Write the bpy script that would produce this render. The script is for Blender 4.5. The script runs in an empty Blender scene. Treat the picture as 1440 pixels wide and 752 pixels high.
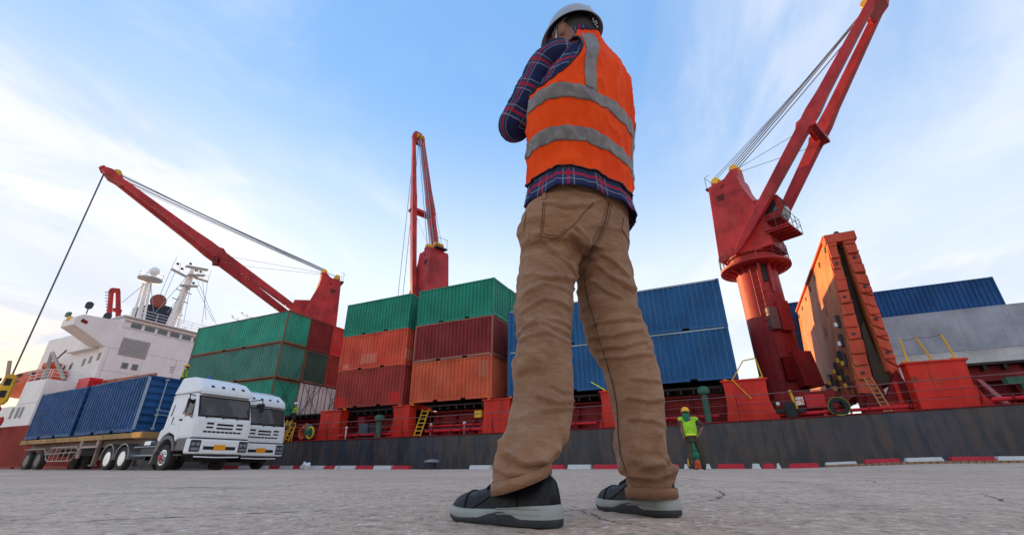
import bpy, math, random
import numpy as np
from mathutils import Vector, Matrix, noise as mnoise
random.seed(7); np.random.seed(7)
S = bpy.context.scene
COL = S.collection
R = math.radians
# ------------------------------------------------------------------ camera
YAW, PITCH, ROLL, CAMH = R(25.2), R(24.25), R(0.25), 0.11
FWD = Vector((-math.sin(YAW)*math.cos(PITCH), math.cos(YAW)*math.cos(PITCH), math.sin(PITCH)))
_r0 = Vector((math.cos(YAW), math.sin(YAW), 0)); _u0 = _r0.cross(FWD)
RT = _r0*math.cos(ROLL) - _u0*math.sin(ROLL)
UP = _u0*math.cos(ROLL) + _r0*math.sin(ROLL)
cd = bpy.data.cameras.new('camera'); cam = bpy.data.objects.new('camera', cd); COL.objects.link(cam)
cd.sensor_width = 36; cd.lens = 36*620/1440; cd.clip_start = 0.02; cd.clip_end = 5000
M = Matrix(((RT.x, UP.x, -FWD.x, 0), (RT.y, UP.y, -FWD.y, 0), (RT.z, UP.z, -FWD.z, CAMH), (0, 0, 0, 1)))
cam.matrix_world = M
S.camera = cam
# ------------------------------------------------------------------ sky and sun
SUN_EL, SUN_AZ = 8.5, 23.0       # degrees; azimuth measured from -X towards +Y
sx = Vector((-math.cos(R(SUN_AZ))*math.cos(R(SUN_EL)), math.sin(R(SUN_AZ))*math.cos(R(SUN_EL)), math.sin(R(SUN_EL))))
W = bpy.data.worlds.new("World"); S.world = W; W.use_nodes = True
wt = W.node_tree; wn = wt.nodes; wl = wt.links; wn.clear()
def WN(t, **k):
    n = wn.new(t)
    for a, b in k.items():
        if a in n.inputs: n.inputs[a].default_value = b
        else: setattr(n, a, b)
    return n
out = WN('ShaderNodeOutputWorld'); bg = WN('ShaderNodeBackground'); wl.new(bg.outputs[0], out.inputs[0])
sky = WN('ShaderNodeTexSky'); sky.sky_type = 'NISHITA'; sky.sun_disc = False
sky.sun_elevation = R(SUN_EL+6); sky.sun_rotation = math.atan2(sx.x, sx.y)
sky.air_density = 1.0; sky.dust_density = 0.6; sky.ozone_density = 2.0
tc = WN('ShaderNodeTexCoord')
sep = WN('ShaderNodeSeparateXYZ'); wl.new(tc.outputs['Generated'], sep.inputs[0])
def mathn(op, a, b=None, c=None, clamp=False):
    n = WN('ShaderNodeMath'); n.operation = op; n.use_clamp = clamp
    for i, v in enumerate((a, b, c)):
        if v is None: continue
        if isinstance(v, (int, float)): n.inputs[i].default_value = v
        else: wl.new(v, n.inputs[i])
    return n.outputs[0]
def mixc(f, a, b, bt='MIX'):
    n = WN('ShaderNodeMix'); n.data_type = 'RGBA'; n.blend_type = bt
    for i, v in ((0, f), (6, a), (7, b)):
        if isinstance(v, (int, float)): n.inputs[i].default_value = v
        elif isinstance(v, tuple): n.inputs[i].default_value = v + (1,)
        else: wl.new(v, n.inputs[i])
    return n.outputs[2]
def ramp(v, lo, hi):
    n = WN('ShaderNodeMapRange'); n.interpolation_type = 'SMOOTHSTEP'
    wl.new(v, n.inputs[0]); n.inputs[1].default_value = lo; n.inputs[2].default_value = hi
    return n.outputs[0]
zc = mathn('MAXIMUM', sep.outputs[2], 0.0)
# project the direction on a cloud layer
den = mathn('ADD', zc, 0.16)
cx = mathn('DIVIDE', sep.outputs[0], den); cy = mathn('DIVIDE', sep.outputs[1], den)
comb = WN('ShaderNodeCombineXYZ'); wl.new(cx, comb.inputs[0]); wl.new(cy, comb.inputs[1])
def cloud(scale, off, sc=(1, 1, 1), detail=7, rough=.55, dist=.6):
    m = WN('ShaderNodeMapping'); m.inputs['Location'].default_value = off; m.inputs['Scale'].default_value = sc
    wl.new(comb.outputs[0], m.inputs[0])
    n = WN('ShaderNodeTexNoise'); n.inputs['Scale'].default_value = scale; n.inputs['Detail'].default_value = detail
    n.inputs['Roughness'].default_value = rough; n.inputs['Distortion'].default_value = dist
    wl.new(m.outputs[0], n.inputs['Vector']); return n.outputs[0]
big = cloud(.42, (7.4, 2.9, 0), (1, 1, 1), 3, .5, .4)
fine = cloud(1.7, (8.3, 2.2, 0), (1, .6, 1), 8, .58, .8)
cm = mathn('ADD', mathn('MULTIPLY', big, .66), mathn('MULTIPLY', fine, .34))
mask = ramp(cm, .40, .64)
hz = ramp(zc, .74, .16)                    # pale air towards the horizon
SKYG = 0.15
zen = mixc(.82, sky.outputs[0], (.50, 1.08, 2.02))
c1 = mixc(mathn('MULTIPLY', hz, .95), zen, (2.45, 2.55, 2.5))
cc = mixc(ramp(fine, .35, .65), (1.35, 1.62, 2.2), (2.35, 2.35, 2.45))
c2 = mixc(mathn('MULTIPLY', mask, .8), c1, cc)
# low grey-violet cloud bank with a warm strip under it, on the side of the sun
sd = mathn('ADD', mathn('MULTIPLY', sep.outputs[0], sx.x), mathn('MULTIPLY', sep.outputs[1], sx.y))
near = ramp(sd, .60, .98)
strip = mathn('MULTIPLY', near, ramp(zc, .27, .12))
bank = mathn('MULTIPLY', mathn('MULTIPLY', near, ramp(zc, .42, .2)), ramp(fine, .42, .58))
c3 = mixc(mathn('MULTIPLY', bank, .6), c2, (1.35, 1.55, 1.95))
c4 = mixc(mathn('MULTIPLY', strip, mathn('MULTIPLY', ramp(fine, .62, .45), .8)), c3, (3.6, 2.7, 1.7))
wl.new(c4, bg.inputs[0]); bg.inputs[1].default_value = SKYG
sl = bpy.data.lights.new('sun', 'SUN'); sl.energy = 3.8; sl.angle = R(.5); sl.color = (1, .68, .26)
so = bpy.data.objects.new('sun', sl); COL.objects.link(so)
so.rotation_euler = sx.to_track_quat('Z', 'Y').to_euler(); so.location = (-30, 0, 40)
S.view_settings.view_transform = 'Standard'; S.view_settings.look = 'None'
S.view_settings.exposure = 1.58; S.view_settings.gamma = 1
S.render.engine = 'CYCLES'; S.render.resolution_x = 1024; S.render.resolution_y = 534

# ------------------------------------------------------------------ mesh helpers
class MB:
    def __init__(s): s.v = []; s.f = []; s.uv = None
    def add(s, vs, fs):
        o = len(s.v); s.v += [tuple(p) for p in vs]; s.f += [tuple(i+o for i in f) for f in fs]; return s
    def box(s, x0, x1, y0, y1, z0, z1):
        return s.add([(x0,y0,z0),(x1,y0,z0),(x1,y1,z0),(x0,y1,z0),(x0,y0,z1),(x1,y0,z1),(x1,y1,z1),(x0,y1,z1)],
                     [(0,3,2,1),(4,5,6,7),(0,1,5,4),(1,2,6,5),(2,3,7,6),(3,0,4,7)])
    def bar(s, a, b, w, h=None, up=(0,0,1)):
        a = Vector(a); b = Vector(b); h = h or w; d = (b-a).normalized(); u = Vector(up)
        if abs(d.dot(u)) > .98: u = Vector((1,0,0))
        x = d.cross(u).normalized()*w/2; y = x.cross(d).normalized()*h/2
        return s.add([a-x-y,a+x-y,a+x+y,a-x+y,b-x-y,b+x-y,b+x+y,b-x+y],
                     [(0,3,2,1),(4,5,6,7),(0,1,5,4),(1,2,6,5),(2,3,7,6),(3,0,4,7)])
    def taper(s, pts, ws, hs, up=(0,0,1)):          # box section through several stations
        d = (Vector(pts[-1])-Vector(pts[0])).normalized(); u = Vector(up); x = d.cross(u).normalized(); y = x.cross(d).normalized()
        vs = []
        for p, w, h in zip(pts, ws, hs):
            p = Vector(p); vs += [p-x*w/2-y*h/2, p+x*w/2-y*h/2, p+x*w/2+y*h/2, p-x*w/2+y*h/2]
        fs = [(0,1,2,3)[::-1]]
        for k in range(len(pts)-1):
            o = 4*k
            for j in range(4): fs.append((o+j, o+(j+1)%4, o+4+(j+1)%4, o+4+j))
        o = 4*(len(pts)-1); fs.append((o,o+1,o+2,o+3)); return s.add(vs, fs)
    def tube(s, pts, r, n=8, caps=True):
        pts = [Vector(p) for p in pts]; rs = r if isinstance(r, (list, tuple)) else [r]*len(pts)
        d0 = (pts[1]-pts[0]).normalized(); u = Vector((0,0,1)) if abs(d0.z) < .9 else Vector((1,0,0))
        x = d0.cross(u).normalized(); vs = []
        for k, p in enumerate(pts):
            a = pts[max(k-1,0)]; b = pts[min(k+1,len(pts)-1)]; d = (b-a).normalized()
            x = (x - d*x.dot(d)).normalized(); y = d.cross(x)
            for j in range(n):
                t = 2*math.pi*j/n; vs.append(p + (x*math.cos(t)+y*math.sin(t))*rs[k])
        fs = []
        for k in range(len(pts)-1):
            for j in range(n): fs.append((k*n+j, k*n+(j+1)%n, (k+1)*n+(j+1)%n, (k+1)*n+j))
        if caps: fs.append(tuple(range(n))[::-1]); fs.append(tuple(range((len(pts)-1)*n, len(pts)*n)))
        return s.add(vs, fs)
    def cyl(s, a, b, r, r2=None, n=16): return s.tube([a, b], [r, r if r2 is None else r2], n)
    def lathe(s, c, prof, n=24, axis='z'):          # prof: (radius, height)
        vs = []
        for r, h in prof:
            for j in range(n):
                t = 2*math.pi*j/n; q = (r*math.cos(t), r*math.sin(t), h)
                if axis == 'y': q = (q[0], q[2], q[1])
                if axis == 'x': q = (q[2], q[0], q[1])
                vs.append((c[0]+q[0], c[1]+q[1], c[2]+q[2]))
        fs = []
        for k in range(len(prof)-1):
            for j in range(n): fs.append((k*n+j, k*n+(j+1)%n, (k+1)*n+(j+1)%n, (k+1)*n+j))
        if prof[0][0] > 1e-4: fs.append(tuple(range(n))[::-1])
        if prof[-1][0] > 1e-4: fs.append(tuple(range((len(prof)-1)*n, len(prof)*n)))
        return s.add(vs, fs)
    def prism(s, poly, a0, a1, plane='xz'):         # extrude a polygon; plane names the polygon's axes
        n = len(poly); vs = []
        for a in (a0, a1):
            for p, q in poly:
                vs.append((p, a, q) if plane == 'xz' else (a, p, q) if plane == 'yz' else (p, q, a))
        fs = [tuple(range(n)), tuple(range(n, 2*n))[::-1]] + [(j, j+n, (j+1) % n+n, (j+1) % n) for j in range(n)]
        return s.add(vs, fs)
    def ball(s, c, r, n=12, m=8):
        r = (r, r, r) if isinstance(r, (int, float)) else r; vs = []; fs = []
        for i in range(m+1):
            ph = math.pi*i/m
            for j in range(n):
                t = 2*math.pi*j/n; vs.append((c[0]+r[0]*math.sin(ph)*math.cos(t), c[1]+r[1]*math.sin(ph)*math.sin(t), c[2]-r[2]*math.cos(ph)))
        for i in range(m):
            for j in range(n): fs.append((i*n+j, i*n+(j+1) % n, (i+1)*n+(j+1) % n, (i+1)*n+j))
        return s.add(vs, fs)
    def xf(s, m):
        s.v = [tuple(m @ Vector(p)) for p in s.v]; return s
    def mesh(s, name, smooth=False):
        me = bpy.data.meshes.new(name); me.from_pydata(s.v, [], s.f)
        if s.uv is not None:
            l = me.uv_layers.new(name='UVMap'); arr = np.empty(2*len(me.loops)); vi = np.empty(len(me.loops), int)
            me.loops.foreach_get('vertex_index', vi); arr = np.asarray(s.uv, float)[vi].ravel(); l.data.foreach_set('uv', arr)
        fix(me)
        if smooth is not False:
            me.polygons.foreach_set('use_smooth', [True]*len(me.polygons))
            if smooth is not True: me.set_sharp_from_angle(angle=R(smooth))
        me.validate(); me.update(); return me
import bmesh
def fix(me):
    bm = bmesh.new(); bm.from_mesh(me)
    bmesh.ops.recalc_face_normals(bm, faces=bm.faces[:]); bm.to_mesh(me); bm.free()
SH = {}                       # object name -> shift from world to local mesh coordinates
def thing(name, label, cat, loc=(0,0,0), rotz=0, group=None, local=False):
    o = bpy.data.objects.new(name, None); COL.objects.link(o); o.empty_display_size = .3
    o.location = loc; o.rotation_euler = (0,0,rotz); o['label'] = label; o['category'] = cat
    if group: o['group'] = group
    SH[o.name] = Vector((0,0,0)) if local else Vector(loc)
    return o
def link(name, me, mat, parent=None):
    o = bpy.data.objects.new(name, me); COL.objects.link(o)
    if mat:
        if not me.materials: me.materials.append(mat)
        elif me.materials[0] != mat:
            o.material_slots[0].link = 'OBJECT'; o.material_slots[0].material = mat
    if parent: o.parent = parent
    return o
def part(name, mb, mat, parent, smooth=False, bevel=0, label=None):
    sh = SH[parent.name]
    if sh.length > 0: mb.v = [(a-sh.x, b-sh.y, c-sh.z) for a, b, c in mb.v]
    o = link(name, mb.mesh(name, smooth), mat, parent); SH[o.name] = sh
    if bevel:
        m = o.modifiers.new('bevel', 'BEVEL'); m.width = bevel; m.segments = 2; m.limit_method = 'ANGLE'; m.angle_limit = R(35)
        m.harden_normals = False
    if label: o['label'] = label
    return o
def solo(name, mb, mat, label, cat, loc, group=None, smooth=False, bevel=0):   # a thing that is one mesh; vertices in world coordinates
    L = Vector(loc); mb.v = [(a-L.x, b-L.y, c-L.z) for a, b, c in mb.v]
    o = link(name, mb.mesh(name, smooth), mat); o.location = L; o['label'] = label; o['category'] = cat
    if group: o['group'] = group
    if bevel:
        m = o.modifiers.new('bevel', 'BEVEL'); m.width = bevel; m.segments = 2; m.limit_method = 'ANGLE'; m.angle_limit = R(35)
    return o
def struct(name, mb, mat, smooth=False, kind='structure'):
    o = link(name, mb.mesh(name, smooth), mat); o['kind'] = kind; SH[o.name] = Vector((0,0,0)); return o
def copy_tree(o, parent=None):
    c = o.copy(); COL.objects.link(c); c.parent = parent
    for ch in list(o.children): copy_tree(ch, c)
    return c
def dup(o, loc, label, rotz=None):
    c = copy_tree(o); c.location = loc; c['label'] = label
    if rotz is not None: c.rotation_euler = (0,0,rotz)
    return c

# ------------------------------------------------------------------ materials
class NT:
    def __init__(s, name):
        s.m = bpy.data.materials.new(name); s.m.use_nodes = True; s.t = s.m.node_tree
        s.b = s.t.nodes['Principled BSDF']; s._c = None
    def n(s, t, props=None, **k):
        n = s.t.nodes.new(t)
        for a, b in (props or {}).items(): setattr(n, a, b)
        for a, b in k.items():
            i = n.inputs[a.replace('_', ' ')] if a.replace('_', ' ') in n.inputs else n.inputs[int(a[1:])]
            if hasattr(b, 'links') or isinstance(b, bpy.types.NodeSocket): s.t.links.new(b, i)
            else: i.default_value = b
        return n
    def co(s, kind='Object'):
        if s._c is None: s._c = s.n('ShaderNodeTexCoord')
        return s._c.outputs[kind]
    def mapped(s, sc=(1,1,1), loc=(0,0,0), kind='Object', rot=(0,0,0)):
        return s.n('ShaderNodeMapping', Vector=s.co(kind), Scale=sc, Location=loc, Rotation=rot).outputs[0]
    def noise(s, scale, sc=(1,1,1), loc=(0,0,0), detail=5, rough=.55, kind='Object', dist=0):
        return s.n('ShaderNodeTexNoise', Vector=s.mapped(sc, loc, kind), Scale=scale, Detail=detail, Roughness=rough, Distortion=dist).outputs[0]
    def m_(s, op, a, b=0., c=None, clamp=False):
        n = s.n('ShaderNodeMath', {'operation': op, 'use_clamp': clamp})
        for i, v in enumerate((a, b, c)):
            if v is None: continue
            if isinstance(v, (int, float)): n.inputs[i].default_value = v
            else: s.t.links.new(v, n.inputs[i])
        return n.outputs[0]
    def rng(s, v, lo, hi, a=0., b=1.):
        return s.n('ShaderNodeMapRange', {'interpolation_type': 'SMOOTHSTEP'}, i0=v, i1=lo, i2=hi, i3=a, i4=b).outputs[0]
    def mix(s, f, a, b, bt='MIX'):
        n = s.n('ShaderNodeMix', {'data_type': 'RGBA', 'blend_type': bt})
        for i, v in ((0, f), (6, a), (7, b)):
            if isinstance(v, (int, float)): n.inputs[i].default_value = v
            elif isinstance(v, tuple): n.inputs[i].default_value = tuple(v[:3]) + (1,)
            else: s.t.links.new(v, n.inputs[i])
        return n.outputs[2]
    def col(s, v):
        if isinstance(v, tuple): s.b.inputs['Base Color'].default_value = tuple(v[:3])+(1,)
        else: s.t.links.new(v, s.b.inputs['Base Color'])
    def set(s, **k):
        for a, v in k.items():
            i = s.b.inputs[a.replace('_', ' ')]
            if isinstance(v, (int, float, tuple)): i.default_value = v
            else: s.t.links.new(v, i)
    def bump(s, h, dist=.01, strength=.5, prev=None):
        n = s.n('ShaderNodeBump', Height=h, Distance=dist, Strength=strength)
        if prev is not None: s.t.links.new(prev, n.inputs['Normal'])
        s.t.links.new(n.outputs[0], s.b.inputs['Normal']); return n.outputs[0]
def mul(c, f): return tuple(x*f for x in c)
RUST = (.16, .055, .022)
def paint(name, base, rough=.55, var=.25, streak=.3, rust=.0, rustsc=1.5, dirt=(.06,.045,.035), dirtamt=.25, bump=.3, fade=None, patches=(), spec=.22, rnd=.0):
    t = NT(name); c = base
    n1 = t.noise(.55, detail=5)                                     # broad fading
    v = t.rng(n1, .3, .7, 1-var, 1+var*.6)
    colv = t.n('ShaderNodeVectorMath', {'operation': 'SCALE'}); colv.inputs[0].default_value = base; t.t.links.new(v, colv.inputs[3])
    c = colv.outputs[0]
    if rnd:
        oi = t.n('ShaderNodeObjectInfo').outputs['Random']
        c = t.mix(t.m_('MULTIPLY', oi, rnd), c, fade or mul(base, .5))
    if fade: c = t.mix(t.rng(t.noise(1.3, (1,1,.5), (5,2,1)), .45, .75, 0, .7), c, fade)
    for (x0, x1, z0, z1, pc) in patches:                            # touched-up paint with square edges
        sp = t.n('ShaderNodeSeparateXYZ', Vector=t.co())
        wob = t.m_('MULTIPLY', t.m_('SUBTRACT', t.noise(6), .5), .12)
        px = t.m_('ADD', sp.outputs[0], wob); pz = t.m_('ADD', sp.outputs[2], wob)
        inx = t.m_('MULTIPLY', t.m_('GREATER_THAN', px, x0), t.m_('LESS_THAN', px, x1))
        inz = t.m_('MULTIPLY', t.m_('GREATER_THAN', pz, z0), t.m_('LESS_THAN', pz, z1))
        c = t.mix(t.m_('MULTIPLY', t.m_('MULTIPLY', inx, inz), .75), c, pc)
    if streak:
        s1 = t.noise(4, (1.6,1.6,.1), (3,7,0), detail=6, rough=.65)
        c = t.mix(t.rng(s1, .5, .78, 0, streak), c, dirt)
        s2 = t.noise(5, (2.4,2.4,.07), (13,1,0), detail=5)
        c = t.mix(t.rng(s2, .56, .8, 0, streak*.6), c, mul(base, 1.5))
    if dirtamt:
        d = t.noise(2.2, detail=9, rough=.7, loc=(1,1,4)); c = t.mix(t.rng(d, .55, .8, 0, dirtamt), c, dirt)
    ro = rough
    if rust:
        r1 = t.noise(rustsc*2.2, (1,1,.55), (9,4,2), detail=10, rough=.72)
        r2 = t.noise(rustsc*.6, detail=3, loc=(2,8,3))
        rm = t.rng(t.m_('ADD', t.m_('MULTIPLY', r1, .7), t.m_('MULTIPLY', r2, .3)), .66-.16*rust, .7-.13*rust)
        rc = t.mix(t.noise(25, detail=6), mul(RUST, .45), mul(RUST, 1.7))
        c = t.mix(rm, c, rc); ro = t.m_('ADD', t.m_('MULTIPLY', rm, .3), rough, clamp=True)
    else:
        ro = t.rng(t.noise(3, detail=6, loc=(4,4,4)), .3, .7, rough-.12, min(rough+.12, 1))
    t.col(c); t.set(Roughness=ro); t.b.inputs['Specular IOR Level'].default_value = spec
    if bump:
        h = t.m_('ADD', t.noise(1.1, detail=3), t.m_('MULTIPLY', t.noise(40, detail=4), .06)); t.bump(h, .05*bump, .6)
    return t.m
def simple(name, base, rough=.5, metal=0, var=.2, sc=8, bump=0, spec=.35):
    t = NT(name); n = t.noise(sc, detail=6, rough=.65)
    v = t.rng(n, .3, .7, 1-var, 1+var); cv = t.n('ShaderNodeVectorMath', {'operation': 'SCALE'}); cv.inputs[0].default_value = base
    t.t.links.new(v, cv.inputs[3]); t.col(cv.outputs[0]); t.set(Metallic=float(metal))
    t.set(Roughness=t.rng(t.noise(sc*2.3, loc=(3,1,2)), .3, .7, max(rough-.1, .03), min(rough+.12, 1)))
    t.b.inputs['Specular IOR Level'].default_value = spec
    if bump: t.bump(n, bump, .5)
    return t.m
MT = {}
MT['green'] = paint('green_container_paint', (.013,.235,.15), rust=.0, streak=.4, fade=(.02,.23,.14))
MT['teal'] = paint('teal_container_paint', (.03,.32,.215), rust=.2, streak=.6, dirt=(.09,.07,.04), dirtamt=.4, fade=(.07,.30,.20))
MT['tealdull'] = paint('dull_teal_container_paint', (.06,.225,.175), rust=.3, streak=.7, dirt=(.10,.06,.03), dirtamt=.45, fade=(.11,.23,.18))
MT['darkgreen'] = paint('dark_green_container_paint', (.04,.085,.06), rust=.2, streak=.5)
MT['maroon'] = paint('maroon_container_paint', (.21,.016,.018), rust=.12, streak=.5, fade=(.27,.04,.035))
MT['brownred'] = paint('brown_red_container_paint', (.34,.035,.028), rust=.12, streak=.35, fade=(.38,.06,.04), patches=((-3,-2.0,.1,.75,(.62,.02,.012)),(1.9,2.7,.15,.85,(.62,.02,.012))))
MT['orangered'] = paint('orange_red_container_paint', (.64,.075,.035), rust=.06, streak=.35, fade=(.68,.13,.07), patches=((-1.1,.4,.4,1.1,(.62,.2,.13)),(.8,1.4,.25,.7,(.7,.06,.04)),(-2.6,-2.1,.2,.5,(.7,.25,.18))))
MT['orange'] = paint('orange_container_paint', (.60,.10,.04), rust=.08, streak=.4, fade=(.64,.15,.07), patches=((2.0,2.7,1.3,2.3,(.48,.15,.09)),))
MT['red'] = paint('red_container_paint', (.60,.025,.02), rust=.1, streak=.4, fade=(.56,.09,.07))
MT['rustred'] = paint('rusty_red_container_paint', (.32,.03,.02), rust=.35, streak=.6)
MT['blue'] = paint('blue_container_paint', (.018,.105,.255), rust=.08, streak=.5, dirt=(.10,.12,.13), dirtamt=.15, fade=(.035,.125,.28))
MT['blue2'] = paint('deep_blue_container_paint', (.013,.075,.215), rust=.0, streak=.35, dirt=(.06,.09,.13), dirtamt=.15, fade=(.02,.09,.25))
MT['darkblue'] = paint('dark_blue_container_paint', (.010,.035,.12), rust=.0, streak=.3, dirt=(.05,.07,.1), fade=(.015,.05,.16))
MT['grey'] = paint('grey_container_paint', (.40,.41,.46), rust=.0, streak=.5, dirt=(.2,.2,.22), fade=(.48,.48,.52))
MT['white'] = paint('white_container_paint', (.62,.60,.58), rust=.15, streak=.5, dirt=(.25,.2,.15))
MT['shipred'] = paint('ship_red_paint', (.62,.024,.014), rust=.52, rustsc=1.3, streak=.65, dirt=(.14,.01,.008), dirtamt=.4, fade=(.72,.06,.025), rough=.45, bump=.5)
MT['deckred'] = paint('dark_red_deck_paint', (.19,.007,.007), rust=.3, streak=.4, dirt=(.04,.01,.01), fade=(.30,.03,.03))
MT['cranered'] = paint('crane_red_paint', (.42,.030,.032), rust=.16, var=.4, streak=.6, dirt=(.13,.01,.012), fade=(.42,.05,.05), rough=.5)
MT['crusty'] = paint('rusty_crane_red_paint', (.33,.024,.024), rust=.6, streak=.7, dirt=(.09,.012,.012), fade=(.36,.045,.04), rough=.55)
MT['hatch'] = paint('rusty_orange_hatch_paint', (.43,.112,.045), rust=.70, rustsc=.7, streak=.75, dirt=(.12,.045,.022), fade=(.52,.21,.07), rough=.6)
MT['hatchrib'] = paint('red_hatch_rib_paint', (.55,.07,.035), rust=.4, streak=.4, dirt=(.1,.02,.01), fade=(.6,.12,.06))
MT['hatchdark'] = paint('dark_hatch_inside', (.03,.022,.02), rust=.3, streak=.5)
MT['yellow'] = paint('yellow_paint', (.75,.42,.03), rust=.1, streak=.2, rough=.45)
MT['yellowdirty'] = paint('dirty_yellow_trailer_paint', (.42,.24,.09), rust=.45, streak=.5, rough=.6)
MT['housewhite'] = paint('white_ship_paint', (.80,.76,.735), rust=.04, var=.06, streak=.35, dirt=(.45,.33,.25), dirtamt=.1, fade=(.76,.7,.66), rough=.45)
MT['pipegreen'] = paint('dull_green_vent_paint', (.05,.15,.10), rust=.2, streak=.3)
MT['black'] = simple('black_rubber', (.018,.018,.019), .7, bump=.002)
MT['darksteel'] = simple('dark_steel', (.045,.045,.05), .5, .4, bump=.002)
MT['steel'] = simple('grey_steel', (.33,.33,.34), .4, .8, bump=.002)
MT['wire'] = simple('steel_wire_rope', (.09,.10,.115), .5, .3)
MT['wiregrey'] = simple('thick_wire_bundle', (.26,.31,.37), .5, .2)
MT['glass'] = simple('dark_glass', (.015,.02,.025), .06, var=.1, spec=1)
MT['orangeboat'] = paint('orange_lifeboat_paint', (.62,.10,.035), rust=.05, streak=.3, fade=(.6,.16,.07))
MT['olivecloth'] = simple('olive_brown_work_cloth', (.06,.05,.03), .9, bump=.004, sc=14, var=.5)
MT['lime'] = simple('lime_hi_vis_cloth', (.33,.62,.03), .85, bump=.004)
MT['limestrip'] = simple('yellow_reflective_strip', (.8,.9,.05), .5)
MT['skin'] = simple('brown_skin', (.22,.10,.06), .55)
MT['skinlight'] = simple('tanned_skin', (.42,.2,.13), .5, sc=30, bump=.0005)
MT['darkcloth'] = simple('dark_work_cloth', (.035,.033,.032), .9, bump=.004)
MT['greycloth'] = simple('grey_shirt_cloth', (.14,.13,.13), .9, bump=.004)
MT['greenmask'] = simple('green_face_cloth', (.02,.17,.10), .9, bump=.004)
MT['helmyellow'] = simple('yellow_hard_hat_plastic', (.85,.42,.01), .35, var=.05)
MT['helmwhite'] = simple('white_hard_hat_plastic', (.75,.75,.77), .3, var=.05)
MT['helmblue'] = simple('blue_hard_hat_plastic', (.02,.08,.5), .3, var=.05)
# ------------------------------------------------------------------ ground, water, quay edge
QE = 19.15
def gz(x, y):
    a = np.clip((x-.5)/5.5, 0, 1); a = a*a*(3-2*a); b = np.clip((y-7)/8, 0, 1); b = b*b*(3-2*b)
    a2 = np.clip((-x-14)/22, 0, 1)
    return .135*a*b + .07*a2*b
def axis(lo, hi, n, c=0, w=.9):
    a, b = math.asinh((lo-c)/w), math.asinh((hi-c)/w)
    return c + w*np.sinh(np.linspace(a, b, n))
gx = axis(-420, 420, 520, 0, .5); gy = axis(-300, QE, 460, .35, .4)
X, Y = np.meshgrid(gx, gy); Z = gz(X, Y)
def vnoise(x, y, seed):
    xi = np.floor(x).astype(np.int64); yi = np.floor(y).astype(np.int64); fx = x-xi; fy = y-yi
    fx = fx*fx*(3-2*fx); fy = fy*fy*(3-2*fy)
    def h(a, b):
        n = (a*374761393 + b*668265263 + seed*982451653) & 0xffffffff
        n = ((n ^ (n >> 13))*1274126177) & 0xffffffff; return ((n ^ (n >> 16)) & 0xffff)/65535.
    return (h(xi, yi)*(1-fx)+h(xi+1, yi)*fx)*(1-fy) + (h(xi, yi+1)*(1-fx)+h(xi+1, yi+1)*fx)*fy
rr = np.hypot(X, Y); fade = np.clip(1-rr/9, 0, 1)
Z += (vnoise(X*55, Y*55, 1)-.5)*.0042*fade + (vnoise(X*140, Y*140, 2)-.5)*.0030*np.clip(1-rr/4, 0, 1) + (vnoise(X*9, Y*9, 3)-.5)*.004*fade
ny, nx = X.shape; idx = np.arange(nx*ny).reshape(ny, nx)
F = np.stack([idx[:-1,:-1], idx[:-1,1:], idx[1:,1:], idx[1:,:-1]], -1).reshape(-1, 4)
me = bpy.data.meshes.new('ground'); me.vertices.add(nx*ny); me.vertices.foreach_set('co', np.stack([X, Y, Z], -1).ravel())
me.loops.add(F.size); me.loops.foreach_set('vertex_index', F.ravel().astype(np.int32)); me.polygons.add(len(F))
me.polygons.foreach_set('loop_start', np.arange(0, F.size, 4, dtype=np.int32)); me.update(calc_edges=True); me.polygons.foreach_set('use_smooth', [True]*len(F))
t = NT('worn_concrete_aggregate')
n1 = t.noise(.35, detail=4); n2 = t.noise(3.2, detail=7, rough=.65); n3 = t.noise(110, detail=4, rough=.7)
c = t.mix(t.rng(n1, .3, .7), (.56,.375,.25), (.70,.495,.355))
c = t.mix(t.rng(n2, .42, .72, 0, .55), c, (.32,.235,.20))
vor = t.n('ShaderNodeTexVoronoi', Vector=t.mapped((1,1,1)), Scale=38.)
st = t.m_('MULTIPLY', t.rng(vor.outputs['Distance'], .42, .12), 1.)
sc_ = t.n('ShaderNodeSeparateColor', Color=vor.outputs['Color'])
pale = t.m_('MULTIPLY', st, t.rng(sc_.outputs[0], .62, .9)); dark = t.m_('MULTIPLY', st, t.rng(sc_.outputs[1], .72, .95))
c = t.mix(t.m_('MULTIPLY', pale, .85), c, (.85,.76,.70)); c = t.mix(t.m_('MULTIPLY', dark, .7), c, (.07,.055,.05))
c = t.mix(t.rng(n3, .48, .7, 0, .6), c, (.14,.11,.10))
n5 = t.noise(24, detail=6, rough=.75, loc=(5,5,5)); c = t.mix(t.rng(n5, .5, .66, 0, .62), c, (.15,.105,.09)); c = t.mix(t.rng(n5, .48, .34, 0, .6), c, (.90,.72,.56))
tw = t.noise(1.0, (.10,1.5,1), (2,6,0), detail=6, rough=.6, dist=.4); c = t.mix(t.rng(tw, .54, .7, 0, .38), c, (.17,.12,.10))
tw2 = t.noise(1.0, (1.4,.16,1), (5,1,0), detail=6, rough=.6, dist=.5); c = t.mix(t.rng(tw2, .56, .72, 0, .28), c, (.20,.15,.125))
oil = t.n('ShaderNodeTexVoronoi', Vector=t.mapped((1,1,0), (.4,.2,0)), Scale=.55); ow = t.m_('ADD', oil.outputs['Distance'], t.m_('MULTIPLY', t.noise(5, detail=5), .35))
c = t.mix(t.rng(ow, .36, .26, 0, .55), c, (.08,.06,.055))
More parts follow.
